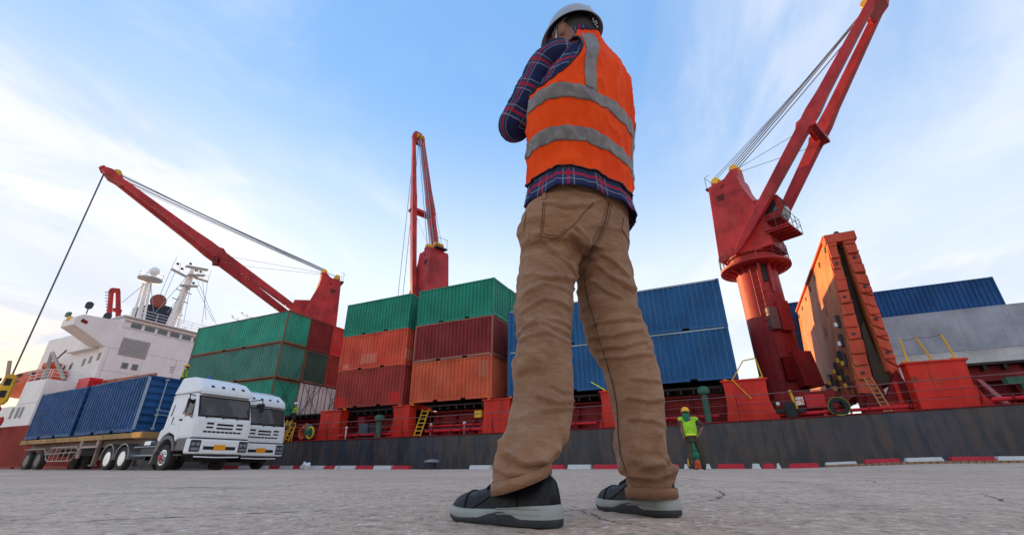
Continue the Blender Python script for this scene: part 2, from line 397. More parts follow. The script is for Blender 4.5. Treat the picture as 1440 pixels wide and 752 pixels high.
# sparse meandering cracks and tyre-dark joints
wv = t.n('ShaderNodeMix', {'data_type': 'VECTOR'}, i0=.16)
t.t.links.new(t.mapped((1,1,0)), wv.inputs[4]); nn = t.n('ShaderNodeTexNoise', Vector=t.mapped((1,1,0)), Scale=2.5, Detail=6.); t.t.links.new(nn.outputs['Color'], wv.inputs[5])
ck = t.n('ShaderNodeTexVoronoi', {'feature': 'DISTANCE_TO_EDGE'}, Vector=wv.outputs[1], Scale=1.1)
cmask = t.m_('MULTIPLY', t.rng(ck.outputs[0], .007, .0015), t.rng(t.noise(.9, loc=(7,3,1)), .44, .56))
c = t.mix(t.m_('MULTIPLY', cmask, .8), c, (.06,.05,.05))
sp = t.n('ShaderNodeSeparateXYZ', Vector=t.co())
def joint(sock, pos, w):
    d = t.m_('ABSOLUTE', t.m_('SUBTRACT', sock, pos)); return t.rng(d, w, w*.3)
wy = t.m_('ADD', sp.outputs[1], t.m_('MULTIPLY', t.noise(2, detail=4), .03))
j = joint(wy, 9.6, .05)
for pp in (13.6, 17.4): j = t.m_('MAXIMUM', j, joint(wy, pp, .06))
c = t.mix(t.m_('MULTIPLY', j, .65), c, (.07,.06,.06))
far = t.rng(sp.outputs[1], 10, 17); c = t.mix(t.m_('MULTIPLY', far, .55), c, (.54,.43,.36))
t.col(c); t.set(Roughness=t.rng(n2, .3, .7, .72, .95))
hh = t.m_('ADD', t.m_('MULTIPLY', st, .5), t.m_('MULTIPLY', n3, .5)); hh = t.m_('SUBTRACT', hh, t.m_('MULTIPLY', cmask, 1.5))
t.bump(hh, .005, 1.0)
g = link('ground', me, t.m); g['kind'] = 'structure'; SH['ground'] = Vector((0,0,0))
# quay wall and water
MT['quay'] = simple('quay_wall_concrete', (.16,.14,.13), .9, sc=2, bump=.02)
qw = MB(); qw.box(-420, 420, QE, QE+.06, -4, -.02); struct('quay_wall', qw, MT['quay'])
t = NT('harbour_water'); t.col((.02,.035,.04)); t.set(Roughness=.08); t.bump(t.noise(1.4, (1,2,1), detail=6), .12, .6)
w = MB(); w.add([(-1500,QE,-2.4),(1500,QE,-2.4),(1500,2500,-2.4),(-1500,2500,-2.4)], [(0,1,2,3)]); struct('water', w, t.m)
# red and white kerb blocks along the quay edge, each a block of its own
kerb = [(300,310,'R'),(311,332,'R'),(333,352,'W'),(353,372,'W'),(376,390,'R'),(391,408.5,'W'),(409.5,430,'R'),(431,452,'W'),(454,467,'R'),(468.5,473,'W'),(476,497,'W'),(498,522,'R'),(523,548,'W'),(549.5,573,'R'),
 (658,687,'W'),(770,791,'R'),(796,829,'W'),(832,867,'R'),(905,925,'W'),(930,953,'R'),(960,966,'W'),(990.5,998,'W'),(1007.6,1046,'R'),(1055.5,1068.5,'W'),(1070.5,1088.6,'R'),(1090,1097,'W'),
 (1108,1151,'R'),(1160,1206,'W'),(1217,1268,'R'),(1275,1330,'W'),(1339,1404,'R'),(1405,1470,'W')]
MT['kerbR'] = paint('red_kerb_paint', (.55,.03,.05), rust=0, streak=.2, dirt=(.2,.08,.07), dirtamt=.5, rough=.7)
MT['kerbW'] = paint('white_kerb_paint', (.66,.65,.63), rust=0, streak=.2, dirt=(.2,.18,.16), dirtamt=.6, rough=.7)
MT['kerbbase'] = simple('pitted_brown_kerb_base', (.28,.17,.10), .9, sc=14, bump=.02)
KD = 18.5
def kx(px): # place along the quay, from the bearing of the block
    az = math.atan((px-720)/680.) ; return KD*math.tan(az-YAW)
nR = ['red', 'white']
KW = [(376,'behind the truck wheels'),(475,'near the crumpled white bag'),(574,'between the white bag and the bollard'),(700,'alone just right of the bollard'),
      (900,'seen between the big man\'s legs'),(1000,'beside the walking worker'),(1160,'just right of the walking worker'),(9999,'on the brown strip at far right')]
def kwhere(px): return [w_ for lim, w_ in KW if px < lim][0]
cnt = {}
for a, b, cc in kerb:
    x0, x1 = kx(a), kx(b); m = MB(); h = .15 if a > 1100 else .17; xc = (x0+x1)/2; zb = float(gz(np.array(xc), np.array(KD)))-.01
    z0 = float(gz(np.array(x0), np.array(KD)))-.005; z1 = float(gz(np.array(x1), np.array(KD)))-.005
    if a >= 1200: z0 += .075; z1 += .075; h = .115
    e = .03+.02*random.random()
    lo = [(x0,KD,z0),(x1,KD,z1),(x1,KD+.32,z1),(x0,KD+.32,z0)]; hi = [(x0+e,KD+.035,z0+h),(x1-e,KD+.035,z1+h-.01*random.random()),(x1-e,KD+.29,z1+h),(x0+e,KD+.29,z0+h)]
    m.add(lo+hi, [(0,3,2,1),(4,5,6,7),(0,1,5,4),(1,2,6,5),(2,3,7,6),(3,0,4,7)])
    nm = 'red' if cc == 'R' else 'white'; wh = kwhere(a); k = (nm, wh); cnt[k] = cnt.get(k, 0)+1
    tot = sum(1 for q in kerb if q[2] == cc and kwhere(q[0]) == wh); od = '' if tot == 1 else ['first ','second ','third '][cnt[k]-1]
    solo('kerb_block', m, MT['kerb'+cc], f"{od}{nm} painted kerb block from the left, {wh}" if od else f"{nm} painted kerb block {wh}", 'kerb block', (xc, KD, zb), 'red and white kerb blocks along the quay edge', bevel=.012)
m = MB()
for k in range(30):
    x0 = kx(1160)+k*(kx(1480)-kx(1160))/30; x1 = x0+(kx(1480)-kx(1160))/30
    zz = float(gz(np.array(x0), np.array(KD))); m.box(x0, x1-.02, KD-.03, KD+.36, zz-.02, zz+.068+.012*random.random())
struct('kerb_strip', m, MT['kerbbase'])
# mushroom bollard
bx, by = kx(608.5), 18.35
b = thing('mooring_bollard', 'dark mushroom shaped mooring bollard at the quay edge left of the big man', 'bollard', (bx, by, 0))
m = MB(); m.lathe((bx,by,0), [(.34,0),(.34,.03),(.27,.05),(.22,.09),(.17,.16),(.165,.24),(.2,.27)], 24); part('post', m, MT['darksteel'], b, 40)
m = MB(); m.lathe((bx,by,0), [(.2,.27),(.33,.275),(.36,.31),(.34,.36),(.24,.41),(.1,.425),(.0,.43)], 24); part('cap', m, simple('worn_bollard_cap', (.22,.22,.23), .5, .3), b, 40)
m = MB(); m.lathe((bx,by,0), [(.52,0),(.52,.012),(.3,.014)], 24); part('base_plate', m, MT['darksteel'], b)
# crumpled white bag
m = MB(); m.ball((0,0,.16), (.26,.2,.17), 20, 14)
v2 = []
for p in m.v:
    q = Vector(p); k = mnoise.noise(q*6)*.10 + mnoise.noise(q*14+Vector((3,1,2)))*.07; q += (q-Vector((0,0,.12))).normalized()*k; q.z = max(q.z, 0); v2.append((q.x+kx(437), q.y+18.1, q.z))
m.v = v2; solo('crumpled_bag', m, simple('white_plastic_sheet', (.7,.7,.72), .4, bump=.01), 'crumpled white plastic bag lying against the kerb near the trucks', 'bag', (kx(437), 18.1, 0))
# ------------------------------------------------------------------ ship: hull, deck, pedestals, coaming
def dz(x):        # deck height along the ship (sheer)
    return float(np.interp(x, [-90,-28,-11.5,-2.8,.3,9.6,40], [1.66,1.70,1.77,1.83,1.87,2.1,2.9]))
HY = 22.6
t = NT('hull_black_paint')
s1 = t.noise(1.1, (1,1,.35), detail=8, rough=.6); s2 = t.noise(.45, (1,1,.7), (4,1,2), detail=3); s3 = t.noise(3.2, (1.2,1,.22), (2,2,2), detail=6)
c = t.mix(t.rng(s1, .35, .7), (.020,.021,.026), (.052,.050,.052))
c = t.mix(t.rng(s2, .5, .66, 0, .75), c, (.016,.028,.062))
c = t.mix(t.rng(s3, .6, .8, 0, .3), c, (.09,.085,.08))
r = t.noise(1.5, (1.3,1,.22), (8,3,5), detail=9, rough=.7); c = t.mix(t.rng(r, .58, .66, 0, .85), c, (.055,.022,.012))
r2 = t.noise(3, (1,1,.8), (1,3,5), detail=9, rough=.75); c = t.mix(t.rng(r2, .6, .72, 0, .5), c, (.12,.10,.085))
sp = t.n('ShaderNodeSeparateXYZ', Vector=t.co()); edge = t.rng(sp.outputs[2], 1.2, 1.9, 0, .45)
c = t.mix(t.m_('MULTIPLY', edge, t.rng(s3, .4, .6)), c, (.12,.07,.05)); t.col(c); t.set(Roughness=t.rng(s1, .3, .7, .38, .62))
t.bump(t.m_('ADD', t.noise(.9, detail=2), t.m_('MULTIPLY', t.noise(14, detail=6), .08)), .06, .7); MT['hull'] = t.m
ship = thing('cargo_ship', 'long black hulled cargo ship with red deck fittings moored behind the kerb', 'ship', (0, HY, -2.4))
xs = list(np.arange(-92, 31, 3.0)); m = MB(); vs = []; fs = []
for x in xs:
    q = 0.0 if x < 12 else (x-12)**2*.006
    for z in (-4.0, -1.0, .4, dz(x)-.06, dz(x)): vs.append((x, HY+q+(.0 if z > -.9 else .0), z))
for k in range(len(xs)-1):
    for j in range(4): fs.append((k*5+j, (k+1)*5+j, (k+1)*5+j+1, k*5+j+1))
m.add(vs, fs)
o = len(m.v); n = len(xs)                                      # far side and ends
m.add([(-92,HY,-4),(-92,42,-4),(-92,42,dz(-92)),(-92,HY,dz(-92)),(30,HY,-4),(30,42,-4),(30,42,dz(30)),(30,HY,dz(30))], [(0,1,2,3),(7,6,5,4),(1,5,6,2)])
part('hull', m, MT['hull'], ship)
m = MB(); vs = []; fs = []
for x in xs: vs += [(x, HY, dz(x)+.004), (x, 42, dz(x)+.004)]
for k in range(n-1): fs.append((2*k, 2*k+2, 2*k+3, 2*k+1))
m.add(vs, fs); part('deck', m, MT['deckred'], ship)
m = MB(); m.tube([(x, HY-.01, dz(x)-.02) for x in xs], .035, 6); part('deck_edge_bar', m, MT['deckred'], ship)
for x in np.arange(-30, 24, 4.1):                              # plating seams stand out as thin welds
    m = MB(); m.box(x, x+.03, HY-.012, HY+.01, -2.2, dz(x)-.05); part('weld_seam', m, MT['hull'], ship)
# flared red pedestals that carry the outer container corners
def pedestal(x0, x1, flare0=.45, flare1=.45, zt=3.72, ya=23.68, yb=24.42):
    zb = dz((x0+x1)/2); m = MB()
    prof = [(zb, 1.0), (zb+.12, .92), (zb+.5, .35), (zb+.95, .0), (zt-.55, .0), (zt-.1, .12)]
    vs = []
    for z, f in prof:
        a, b = x0-flare0*f*.8, x1+flare1*f*.8; vs += [(a, ya, z), (b, ya, z), (b, yb, z), (a, yb, z)]
    fs = [(0,3,2,1)]
    for k in range(len(prof)-1):
        for j in range(4): fs.append((4*k+j, 4*k+(j+1)%4, 4*k+4+(j+1)%4, 4*k+4+j))
    k = 4*(len(prof)-1); fs.append((k,k+1,k+2,k+3)); m.add(vs, fs)
    p = part('container_pedestal', m, MT['shipred'], ship)
    m = MB(); m.box(x0-.12, x1+.12, ya-.07, yb, zt-.1, zt-.04); m.box(x0-.1, x1+.1, ya-.05, yb, zt-.038, zt-.02); part('top_plate', m, MT['shipred'], p)
    for xx in (x0+.12, x1-.12):
        m = MB(); m.box(xx-.09, xx+.09, ya+.36, ya+.54, zt-.02, zt+.10); part('container_foot', m, MT['yellow'], p)
    for z in (zb+.5, zb+.78):
        m = MB(); m.box(x0+.25, x1-.2, ya-.02, ya-.004, z, z+.022); part('weld_bead', m, MT['shipred'], p)
    return p
for a in [(-26.05,-24.2,.3,.25,3.74),(-19.62,-18.4,.6,.2,3.74),(-13.0,-11.35,.45,.35,3.74),(-5.98,-5.1,.35,.5,3.74),(-.05,1.72,.15,.4,3.82),(6.98,8.85,.0,.5,4.02),(13.6,15.4,.4,.4,4.02),(-32.4,-30.8,.4,.4,3.66),(-44.8,-43.4,.4,.4,3.66)]:
    pedestal(*a)
# hatch coaming wall with its upright stays, hatch cover with beams under the boxes
def span(x0, x1, yw=25.3, top=3.35):
    m = MB(); m.box(x0, x1, yw, yw+.2, dz((x0+x1)/2), top); c = part('hatch_coaming', m, MT['deckred'], ship)
    m = MB(); m.box(x0, x1, yw-.35, yw, top-.08, top+.02); part('coaming_ledge', m, MT['deckred'], c)
    x = x0+.5
    while x < x1-.3:
        m = MB(); zb = dz(x); m.add([(x-.02,yw,zb),(x-.02,yw-.62,zb),(x-.02,yw-.18,top-.1),(x-.02,yw,top-.1),(x+.02,yw,zb),(x+.02,yw-.62,zb),(x+.02,yw-.18,top-.1),(x+.02,yw,top-.1)], [(0,1,2,3),(7,6,5,4),(0,4,5,1),(1,5,6,2),(2,6,7,3)])
        m.box(x-.09, x+.09, yw-.66, yw-.6, zb, zb+.6); part('coaming_stay', m, MT['deckred'], c); x += 1.35
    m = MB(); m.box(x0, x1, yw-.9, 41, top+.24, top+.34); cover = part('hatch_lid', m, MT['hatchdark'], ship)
    x = x0+.3
    while x < x1:
        m = MB(); m.box(x, x+.09, yw-.85, 31, top+.05, top+.24); part('lid_beam', m, MT['hatchdark'], cover); x += .62
for a in [(-44,-31.5),(-30.6,-19.2),(-17.6,-12.4),(-10.9,-5.9),(-4.9,-.1)]: span(*a)
span(8.6, 22, 25.0, 3.5)
m = MB(); m.box(8.9, 24, 24.45, 24.57, 3.15, 3.74); m.box(8.9, 24, 24.2, 24.57, 3.74, 3.78); part('coaming_beam', m, MT['deckred'], ship)
for x in (9.3, 10.9, 12.6):
    m = MB(); m.bar((x, 24.4, 3.2), (x+.12, 23.3, dz(x)), .16, .1); part('raking_stay', m, simple('faded_pink_red_stay%d' % int(x), (.42,.13,.13), .6) if x < 10 else bpy.data.materials['faded_pink_red_stay9'], ship)
# railing: posts and three wires along the edge
RY = HY+.12
for x in np.arange(-30.4, 16, 2.05):
    m = MB(); zb = dz(x); m.tube([(x, RY, zb), (x, RY, zb+1.07)], .022, 6); m.bar((x, RY+.25, zb), (x, RY+.02, zb+.5), .03); part('railing_post', m, MT['deckred'], ship)
MT['railwire'] = simple('rail_wire', (.22,.10,.10), .5, .2)
for h, rr_ in ((1.06, .022), (.7, .012), (.36, .012)):
    m = MB(); pts = []
    for x in np.arange(-30.4, 16, 1.025): pts.append((x, RY, dz(x)+h-.012*abs(math.sin((x+30.4)*math.pi/2.05))))
    m.tube(pts, rr_, 6); part('railing_wire', m, MT['railwire'], ship)
MT['fire'] = paint('fire_main_red', (.62,.02,.03), rust=0, rough=.3, streak=.1)
for a, b, y, h, r_ in [(-24,-19.6,23.5,.28,.07),(-17,-13.1,23.6,.32,.08),(-10.6,-6.3,23.5,.33,.06),(-4.6,-.5,23.6,.35,.06),(1.9,6.6,22.95,.17,.07),(8.9,16,23.0,.22,.08),(-17,-13.1,23.9,.62,.05),(-22,-19.6,23.9,.68,.05)]:
    m = MB(); m.tube([(a,y,dz(a)+h),((a+b)/2,y,dz((a+b)/2)+h),(b,y,dz(b)+h)], r_, 10); p = part('fire_main_pipe', m, MT['fire'], ship, 40)
    for q in np.arange(a+.6, b, 1.3):
        m = MB(); m.tube([(q-.03,y,dz(q)+h),(q+.03,y,dz(q)+h)], r_*1.6, 10); m.box(q-.03,q+.03,y-.03,y+.03,dz(q),dz(q)+h); part('pipe_bracket', m, MT['deckred'], p)
# green mushroom vents
def vent(x, y, h, r=.13, R_=.3):
    zb = dz(x); m = MB(); m.lathe((x,y,zb), [(r*1.3,0),(r*1.3,.04),(r,.05),(r,h-.28),(r*1.25,h-.26),(r*1.25,h-.22)], 16); p = part('vent_pipe', m, MT['pipegreen'], ship, 40)
    m = MB(); m.lathe((x,y,zb+h), [(r,-.3),(R_*.9,-.28),(R_,-.22),(R_,-.1),(R_*.85,.0),(R_*.5,.07),(0,.09)], 18); part('vent_cap', m, MT['pipegreen'], p, 40)
vent(-20.35, 23.25, 1.35, .17, .32); vent(-.95, 23.2, 1.6, .14, .27)
m = MB(); m.bar((10.25,23.4,dz(10)), (10.05,23.4,3.0), .2, .16); m.box(9.65,10.55,23.2,23.6,2.85,3.1); part('valve_post', m, MT['pipegreen'], ship)
# odds and ends between the pedestals
def dbox(x0,x1,y0,y1,z0,z1,mt,name='deck_box',bev=.02): m = MB(); m.box(x0,x1,y0,y1,z0,z1); return part(name, m, mt, ship, bevel=bev)
MT['slate'] = paint('slate_blue_locker_paint', (.075,.085,.11), rust=.1)
dbox(-22.35,-21.6,23.6,24.1,dz(-22),dz(-22)+1.0,MT['slate'],'deck_locker'); dbox(-21.55,-21.1,23.7,24.1,dz(-22),dz(-22)+1.0,MT['darksteel'],'deck_locker')
dbox(-13.6,-13.15,23.6,23.9,dz(-13)+.95,dz(-13)+1.35,MT['yellow'],'junction_box'); 
for x in (-13.6,-13.15):
    m = MB(); m.tube([(x,23.6,dz(x)),(x,23.6,dz(x)+1.0)], .03, 6); part('box_leg', m, MT['deckred'], ship)
dbox(-23.1,-22.5,24.2,24.9,dz(-23)+.95,dz(-23)+1.5,MT['deckred'],'machinery_box')
for x, y in ((-23.2,23.4),(-16.9,24.0),(-14.6,24.2),(-19.7,24.0)):
    m = MB(); m.ball((x,y,dz(x)+.75),.1,10,6); m.cyl((x,y,dz(x)),(x,y,dz(x)+.7),.04,n=8); part('deck_lamp', m, MT['helmwhite'], ship, True)
for x in (-22.9,-21.0,-15.6,-14.4,-9.2,-7.6,-3.4,-2.2):
    m = MB(); m.bar((x,24.0,dz(x)),(x+.08,24.6,dz(x)+1.15),.09,.05); part('pipe_support', m, MT['deckred'], ship)
for a, b in ((-16.8,-12.9),(-10.7,-6.2),(-4.6,-.3)):
    for h in (.55,.95):
        m = MB(); m.tube([(a,24.2,dz(a)+h),(b,24.2,dz(b)+h)], .035, 6); part('inner_rail', m, MT['deckred'], ship)
def ladder(a, b, w, side, mt, name='ladder', parent=ship, n=7, r=.03):
    a = Vector(a); b = Vector(b); s = Vector(side).normalized()*w/2
    m = MB(); m.bar(a-s, b-s, r*1.6, r*2.4); l = part(name, m, mt, parent)
    m = MB(); m.bar(a+s, b+s, r*1.6, r*2.4); part('stringer', m, mt, l) if SH.get(l.name) is not None and parent is ship else part('stringer', m, mt, parent)
    for k in range(n):
        p = a.lerp(b, (k+.7)/(n+.3)); m = MB(); m.bar(p-s, p+s, r*1.2, r*1.6)
        part('rung', m, mt, l if parent is ship else parent)
    return l
ladder((-17.85,23.9,dz(-17)), (-17.72,24.5,3.5), .5, (1,0,0), MT['yellow'])
ladder((5.95,23.9,dz(6)), (5.75,24.5,3.6), .26, (1,0,0), MT['yellowdirty'], n=8, r=.022)
# yellow stepped gangway and gear at the left of the pedestals
ladder((-28.75,22.9,dz(-28)), (-28.6,23.3,3.2), .5, (1,0,0), MT['yellow'])
ladder((-28.0,22.8,dz(-27)), (-27.9,23.1,2.75), .42, (1,0,0), MT['yellow'], n=4)
m = MB(); m.tube([(-28.3,22.8,dz(-28)+1.2),(-27.35,22.8,dz(-28)+1.2),(-27.5,22.8,dz(-28)),], .035, 6); part('gangway_rail', m, MT['yellow'], ship)
# hinged yellow rails on top of the pedestals
for x, tilt in ((7.15,.0),(7.95,-.25),(8.7,-.15)):
    m = MB(); m.tube([(x+.0,23.9,4.0),(x+tilt,23.9,5.05)], .04, 6); part('folding_rail', m, MT['yellow'], ship)
m = MB(); m.tube([(7.15,23.9,5.0),(7.4,23.9,4.95),(7.7,23.9,5.03),(8.1,23.9,4.97),(8.55,23.9,5.05)], .012, 5); part('slack_wire', m, MT['wire'], ship)
for p, q, mtn in (((.4,23.85,3.85),(1.0,23.85,4.68),'yellow'),((1.0,23.85,4.68),(1.55,23.85,4.75),'yellow'),((1.55,23.85,4.75),(1.67,23.85,3.85),'yellow'),((.35,23.62,3.82),(1.0,23.62,2.9),'yellow'),((-6.5,23.8,4.25),(-5.8,23.8,3.78),'limestrip')):
    m = MB(); m.tube([p, q], .028, 6); part('folding_rail', m, MT[mtn], ship)
# gear beside the yellow steps
for k, (xx, mt_) in enumerate(((-27.0,'orangeboat'),(-26.25,'yellow'))):
    m = MB()
    for j in range(3 if k == 0 else 1):
        pts = [(xx+.30*math.cos(t_), 23.2+.12*j, dz(-27)+.55+.12*(1-k)*j+.36*math.sin(t_)) for t_ in np.linspace(0, 6.283, 22)]; m.tube(pts, .07, 8, False)
    part('hose_coil', m, MT[mt_], ship, True)
m = MB(); m.ball((-26.62,23.35,dz(-27)+.62), (.36,.25,.52), 16, 10); m.v = [(a+.07*mnoise.noise(Vector((a*5,b*5,c*5))), b, c+.08*mnoise.noise(Vector((a*6+4,b*5,c*6)))) for a, b, c in m.v]; part('tarpaulin_bundle', m, MT['greenmask'], ship, True)
# coils, chock, fairlead, sign plate
MT['rope'] = simple('weathered_rope', (.30,.22,.13), .9, bump=.01)
for k in range(5):
    m = MB(); pts = [(12.2+.5*math.cos(t_)*(1-.08*k), 23.5+.35*math.sin(t_), dz(12)+.3+.1*k+.06*math.sin(3*t_+k)) for t_ in np.linspace(0, 6.283, 20)]; m.tube(pts, .05, 6, False); part('rope_coil', m, MT['rope'], ship)
m = MB(); prof = []
for k in range(24):
    t_ = 2*math.pi*k/24; prof.append((math.cos(t_), math.sin(t_)))
def ring(m, c, ro, ri, y0, y1, flat=True):
    n = len(prof); vs = []
    for (rr_, yy) in ((ro, y0), (ri, y0), (ri, y1), (ro, y1)):
        for p, q in prof: 
            vs.append((c[0]+rr_*p, yy, c[2]+max(rr_*q, -.30 if flat and rr_ == ro else -9)))
    fs = []
    for r_ in range(4):
        for j in range(n): fs.append((r_*n+j, r_*n+(j+1) % n, ((r_+1) % 4)*n+(j+1) % n, ((r_+1) % 4)*n+j))
    m.add(vs, fs); return m
ring(m, (4.05,22.7,dz(4.4)+.30), .36, .21, 22.55, 22.95); f = part('mooring_chock', m, MT['black'], ship, 40)
m = MB(); ring(m, (4.05,22.7,dz(4.4)+.30), .38, .36, 22.53, 22.6); part('chock_rim', m, paint('chock_yellow_green', (.22,.24,.03), rust=.35), f, 40)
m = MB(); m.box(2.15,2.55,22.55,22.9,dz(2.3),dz(2.3)+.62); m.box(1.8,2.9,22.66,22.84,dz(2.3)+.2,dz(2.3)+.36); part('roller_bollard', m, MT['black'], ship, bevel=.03)
m = MB(); m.tube([(2.62,22.9,dz(2.6)+.3),(2.5,22.9,dz(2.6)+1.15)], .055, 8); part('yellow_post', m, MT['yellow'], ship)
dbox(2.0,5.0-.6,24.5,24.6,dz(3)+.45,dz(3)+1.25,MT['deckred'],'crane_base_box'); dbox(3.15,3.9,24.1,24.3,dz(3)+.5,dz(3)+1.05,MT['fire'],'fire_box')
t = NT('safety_sign'); w_ = t.noise(16, detail=3); t.col(t.mix(t.rng(w_, .48, .56), (.75,.72,.66), (.7,.2,.12))); m = MB(); m.box(2.78,3.08,24.08,24.1,dz(3)+.62,dz(3)+.98); part('safety_sign', m, t.m, ship)
m = MB(); m.ball((1.95,22.9,dz(1.9)+.62),.08,10,8); part('deck_lamp', m, MT['helmwhite'], ship, True)
# ------------------------------------------------------------------ containers
MC = {}
def cmesh(key, fn, smooth=False):
    if key not in MC: mb = MB(); fn(mb); MC[key] = mb.mesh(key[0], smooth)
    return MC[key]
def corr(mb, L, z0, z1, pitch=.278, dep=.036, axis='x'):
    n = max(3, int(round(L/pitch))); p = L/n; pr = []
    for k in range(n):
        a = -L/2+k*p; pr += [(a, 0), (a+.38*p, 0), (a+.5*p, dep), (a+.88*p, dep)]
    pr.append((L/2, 0))
    vs = []; fs = []
    for a, d in pr:
        for z in (z0, z1): vs.append((a, d, z) if axis == 'x' else (d, a, z))
    for k in range(len(pr)-1): fs.append((2*k, 2*k+2, 2*k+3, 2*k+1))
    mb.add(vs, fs)
def container(x, y, z, L, Hh, mat, label, group, rotz=0, frame=None, doors=False, pockets=True, smoothside=False, rod=None, toprail=None, parent_local=None, name='shipping_container', hbars=False):
    frame = frame or mat; Wd = 2.438; pw = .09
    r = thing(name, label, 'container', (x, y, z), rotz, group, local=True)
    def put(nm, me, loc, mt, rz=0):
        o = link(nm, me, mt, r); o.location = loc; o.rotation_euler = (0,0,rz); SH[o.name] = Vector((0,0,0)); return o
    lh = round(Hh, 2)
    if smoothside: side = cmesh(('side_panel', L, lh, 's'), lambda b: corr(b, L-2*pw, .17, Hh-.09, pitch=.6, dep=.007))
    else: side = cmesh(('side_panel', L, lh), lambda b: corr(b, L-2*pw, .17, Hh-.09, dep=.058))
    put('side_panel', side, (0,-Wd/2+.018,0), mat); put('side_panel', side, (0,Wd/2-.018,0), mat, math.pi)
    end = cmesh(('end_panel', lh), lambda b: corr(b, Wd-2*pw, .16, Hh-.11, .25, .058, 'x'))
    if hbars:
        def hb(b):
            n = 7; zs = np.linspace(.16, Hh-.11, 4*n+1); dd = [0,0,.06,.06]*n+[0]; vs = []; fs = []
            for z_, d_ in zip(zs, dd): vs += [(-Wd/2+pw, d_, z_), (Wd/2-pw, d_, z_)]
            for k in range(len(zs)-1): fs.append((2*k,2*k+1,2*k+3,2*k+2))
            b.add(vs, fs)
        end2 = cmesh(('end_panel', lh, 'h'), hb)
    for sx_, rz in ((1, math.pi/2), (-1, -math.pi/2)):
        if doors and sx_ == 1:
            for s_ in (-1, 1):
                dm = cmesh(('door', lh), lambda b: [b.box(.012, Wd/2-pw, -.02, .02, .17, Hh-.12)]+[b.box(.1, Wd/2-pw-.1, -.034, -.02, z_, z_+.05) for z_ in np.linspace(.4, Hh-.5, 5)])
                d_ = put('door', dm, (L/2-.03, 0, 0), mat, math.pi/2 if s_ == 1 else math.pi/2); 
                if s_ == -1: d_.scale = (-1,1,1)
                for q in (.28, .85):
                    bm_ = cmesh(('lock_bar', lh), lambda b: (b.tube([(0,0,.1),(0,0,Hh-.06)], .022, 6), [b.box(-.05,.05,-.02,.03,z_,z_+.05) for z_ in (.35,1.1,1.3,Hh-.5)]))
                    o = put('lock_bar', bm_, (L/2+.015, s_*q, 0), MT['steel'] if rod is None else rod)
        else: put('end_panel', end2 if (hbars and sx_ == 1) else end, (sx_*(L/2-.015), 0, 0), mat, rz)
    put('roof_panel', cmesh(('roof_panel', L, lh), lambda b: b.box(-L/2+.05, L/2-.05, -Wd/2+.05, Wd/2-.05, Hh-.05, Hh-.02)), (0,0,0), mat)
    put('floor_panel', cmesh(('floor_panel', L), lambda b: b.box(-L/2+.05, L/2-.05, -Wd/2+.05, Wd/2-.05, .1, .15)), (0,0,0), MT['hatchdark'])
    post = cmesh(('corner_post', lh), lambda b: b.box(-pw/2, pw/2, -pw/2, pw/2, .12, Hh-.12))
    cas = cmesh(('corner_casting',), lambda b: b.box(-.089, .089, -.081, .081, 0, .118))
    for sx_ in (-1, 1):
        for sy in (-1, 1):
            put('corner_post', post, (sx_*(L/2-pw/2), sy*(Wd/2-pw/2), 0), frame)
            put('corner_casting', cas, (sx_*(L/2-.086), sy*(Wd/2-.078), 0), frame); put('corner_casting', cas, (sx_*(L/2-.086), sy*(Wd/2-.078), Hh-.118), frame)
        put('end_sill', cmesh(('end_sill',), lambda b: b.box(-.05, .05, -Wd/2+pw, Wd/2-pw, .02, .17)), (sx_*(L/2-.055), 0, 0), frame)
        put('end_header', cmesh(('end_header', lh), lambda b: b.box(-.05, .05, -Wd/2+pw, Wd/2-pw, Hh-.12, Hh-.01)), (sx_*(L/2-.055), 0, 0), frame)
    def brail(b):
        if pockets and L < 7: segs = [(-L/2+.17,-1.2),(-.84,.84),(1.2,L/2-.17)]
        elif pockets: segs = [(-L/2+.17,-1.5),(-1.1,1.1),(1.5,L/2-.17)]
        else: segs = [(-L/2+.17, L/2-.17)]
        for a, c_ in segs: b.box(a, c_, -.03, .03, .02, .17)
        if len(segs) > 1: b.box(-L/2+.17, L/2-.17, -.028, .028, .14, .172)
    for sy in (-1, 1):
        put('bottom_rail', cmesh(('bottom_rail', L, pockets), brail), (0, sy*(Wd/2-.035), 0), frame)
        put('top_rail', cmesh(('top_rail', L, lh), lambda b: b.box(-L/2+pw, L/2-pw, -.03, .03, Hh-.09, Hh-.01)), (0, sy*(Wd/2-.035), 0), toprail or frame)
    return r
G1 = 'containers stacked along the near side of the ship'
Yf = 24+1.219
MT['frametan'] = paint('rusty_tan_frame_paint', (.20,.09,.05), rust=.5, streak=.4)
MT['framewhite'] = paint('faded_white_blue_frame', (.30,.38,.45), rust=.1, streak=.2)
def st(x0, x1, z, L, Hh, m_, label, y=Yf, **k): return container((x0+x1)/2, y, z, L, Hh, MT[m_], label, G1, **k)
T = [3.84, 6.44, 9.02]
st(-18.72,-12.66,T[0],6.058,2.591,'orange','bottom orange container of the tall stack just left of the big man')
st(-18.72,-12.66,T[1],6.058,2.591,'maroon','maroon container in the middle tier just left of the big man', frame=paint('tan_worn_frame', (.33,.13,.09), rust=.3))
st(-18.66,-12.60,T[2],6.058,2.591,'green','green container topping the stack just left of the big man')
st(-25.35,-19.29,T[0],6.058,2.591,'brownred','brownish red container with brighter patched corners, bottom of the stack above a green vent')
st(-25.40,-19.34,T[1],6.058,2.591,'orangered','bright orange red container with pale patches between a green and a brownish red one')
st(-25.45,-19.39,T[2],6.058,2.591,'green','green container directly above the patchy orange red one')
st(-11.62,-5.56,T[0],6.058,2.591,'blue','lower blue container seen at the left of and between the big man\'s legs', toprail=MT['framewhite'])
st(-11.60,-5.54,T[1],6.058,2.591,'blue','upper blue container seen at the left of and between the big man\'s legs', toprail=MT['framewhite'])
